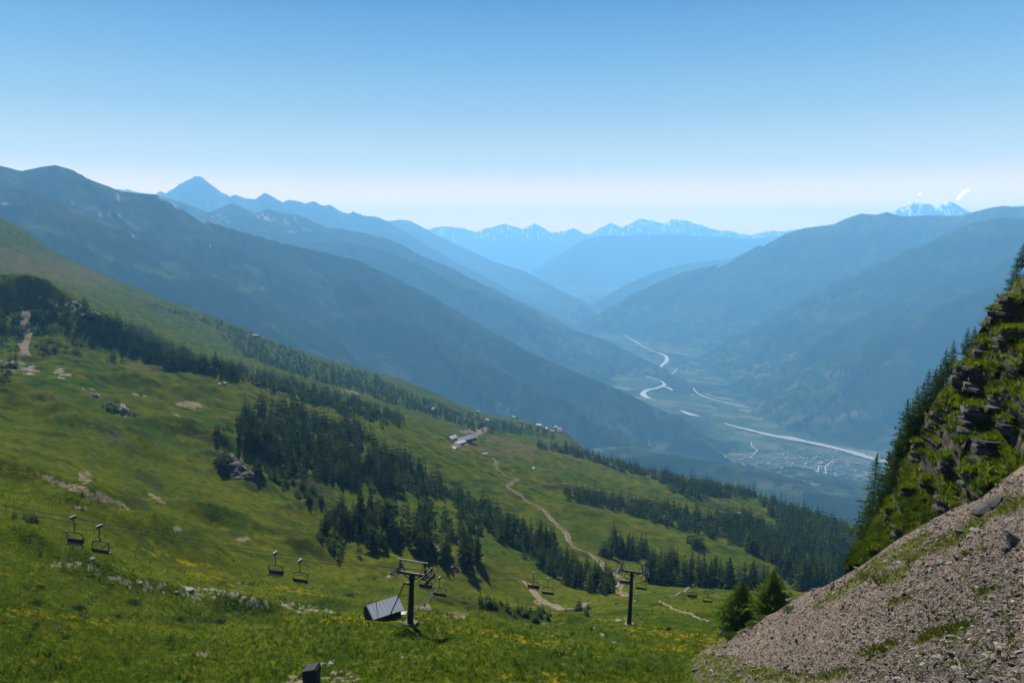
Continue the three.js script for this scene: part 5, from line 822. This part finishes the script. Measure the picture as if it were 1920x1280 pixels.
  for (const [x, y, z, w] of cragPos.caps) for (let k = 0, n = 60 + 220 * r(); k < n; k++) { const a = r() * 6.28, d = Math.sqrt(r()) * w * (.75 + .55 * noise(Math.cos(a) * 1.5 + x, Math.sin(a) * 1.5 + y)), s = .18 + .32 * r(), g = .7 + .6 * r(), e = d / w; moss[k & 1].push([[x + Math.cos(a) * d, y - .5 * e * e * (.4 + r()) + .1 * r(), z + Math.sin(a) * d], r() * 6.28, s * 1.5, s, s * 1.5, .06 * g, .085 * g, .005 * g]); }
  moss.forEach((t, k) => scatter('turf_grass', tuftGeo(k + 11, 9, .7), leafy(1, 1, 1, .5), t, 'bright turf and moss on the crag ledges and in the scree', 'grass'));
}
// ---------------------------------------------------------------- slate slabs lying on the scree
{
  const kinds = [rockGeo(21, .28, 1), rockGeo(22, .2, 1), rockGeo(23, .35, 1)], slate = mat(.075, .07, .066, .85), dark = mat(.025, .024, .025, .85);
  [[1803, 1000, 14, 'pale tilted slate slab at the top of the scree, left one of two', slate], [1832, 996, 13, 'pale tilted slate slab at the top of the scree, right one of two', slate], [1850, 958, 24, 'dark slate outcrop below the crag', dark], [1872, 945, 18, 'dark slate block right of the slate outcrop', dark], [1905, 1022, 22, 'dark slate block at the right edge of the scree', dark], [1890, 1035, 16, 'flat dark slab below the block at the right edge', dark], [1474, 1124, 11, 'pale rock just behind the larch at the scree edge', paleRock], [1665, 1052, 6, 'pale stone beside the willow bush', slate], [1765, 1058, 10, 'flat slab in the turf strip of the scree', slate], [1674, 1145, 6, 'dark stone on the middle scree', dark], [1484, 1223, 7, 'dark stone on the lower scree', dark], [1358, 1228, 7, 'dark stone at the lower tip of the scree', dark], [1304, 1256, 7, 'dark stone in the grass at the tip of the scree', dark], [1355, 1192, 10, 'dark mossy rock left of the larches', dark], [1892, 1180, 8, 'pale slab on the right scree', slate], [1800, 1248, 8, 'pale chip stack on the lower right scree', slate], [1545, 1205, 6, 'pale slab on the left scree', slate], [1895, 978, 10, 'pale slab high on the right scree', slate]].forEach(([x, y, s, label, m], k) => {
    const h = hit(x, y); if (!h) return; const q = put('slate_slab', kinds[k % 3], m, label, 'rock', 'slabs on the scree'), w = s * h.f / F; q.position.set(h.p[0], h.p[1] + w * .12, h.p[2]); q.scale.set(w * 1.25, w * 1.3, w); q.rotation.set(.35, k * 1.3, -.35);
  });
}
// ---------------------------------------------------------------- cloud wisps and birds
{
  const puff = (list, d, label) => { const g = [], r = rngOf(3); for (const [x, y, s] of list) { const p = at(x, y, d), m = s * d / F, b = new THREE.IcosahedronGeometry(m, 2), a = b.attributes.position; for (let i = 0; i < a.count; i++) { const n = 1 + .35 * noise(a.getX(i) / m * 1.6 + x, a.getY(i) / m * 1.6 + a.getZ(i) / m); a.setXYZ(i, a.getX(i) * n * 1.3, a.getY(i) * n * .8, a.getZ(i) * n); } b.computeVertexNormals(); const nn = b.attributes.normal, keep = []; for (let i = 0; i < a.count; i += 3) if (nn.getX(i) * toSun.x + nn.getY(i) * toSun.y + nn.getZ(i) * toSun.z > .05) for (let q = i; q < i + 3; q++) keep.push(a.getX(q) + p[0], a.getY(q) + p[1], a.getZ(q) + p[2]); const w = new THREE.BufferGeometry(); w.setAttribute('position', new THREE.Float32BufferAttribute(keep, 3)); w.computeVertexNormals(); g.push(w); } put('cloud', mergeGeometries(g), leafy(.85, .85, .85, .6), label, 'cloud'); };
  puff([[1797, 374, 2.4], [1801, 370, 3], [1805, 366, 3.2], [1808, 362, 3.2], [1812, 358, 3], [1817, 356, 3], [1821, 355, 2]], 9000, 'small white slanting cloud wisp over the distant double peak');
  puff([[1724, 365, 2], [1726, 363, 1.6]], 9000, 'tiny white cloud puff left of the slanting wisp');
  const bird = (x, y, d, label) => { const s = new THREE.BufferGeometry(); s.setAttribute('position', new THREE.Float32BufferAttribute([0, 0, -.2, 0, 0, .22, .5, .12, -.02, 0, 0, .22, 0, 0, -.2, -.5, .12, -.02, .5, .12, -.02, 0, 0, .05, .95, .02, .12, -.5, .12, -.02, 0, 0, .05, -.95, .02, .12, 0, .06, -.25, .07, 0, 0, 0, -.06, 0, 0, .06, -.25, -.07, 0, 0, 0, -.06, 0, .07, 0, 0, .14, 0, .5, -.14, 0, .5, -.07, 0, 0, .07, 0, 0, -.14, 0, .5], 3)); s.computeVertexNormals(); const q = put('bird', s, rubber, label, 'bird'); q.position.set(...at(x, y, d)); q.rotation.y = .6; };
  bird(1319, 372, 420, 'tiny dark bird gliding above the far range'); bird(1718, 198, 600, 'tiny dark bird high in the right sky');
}
renderer.render(scene, camera);
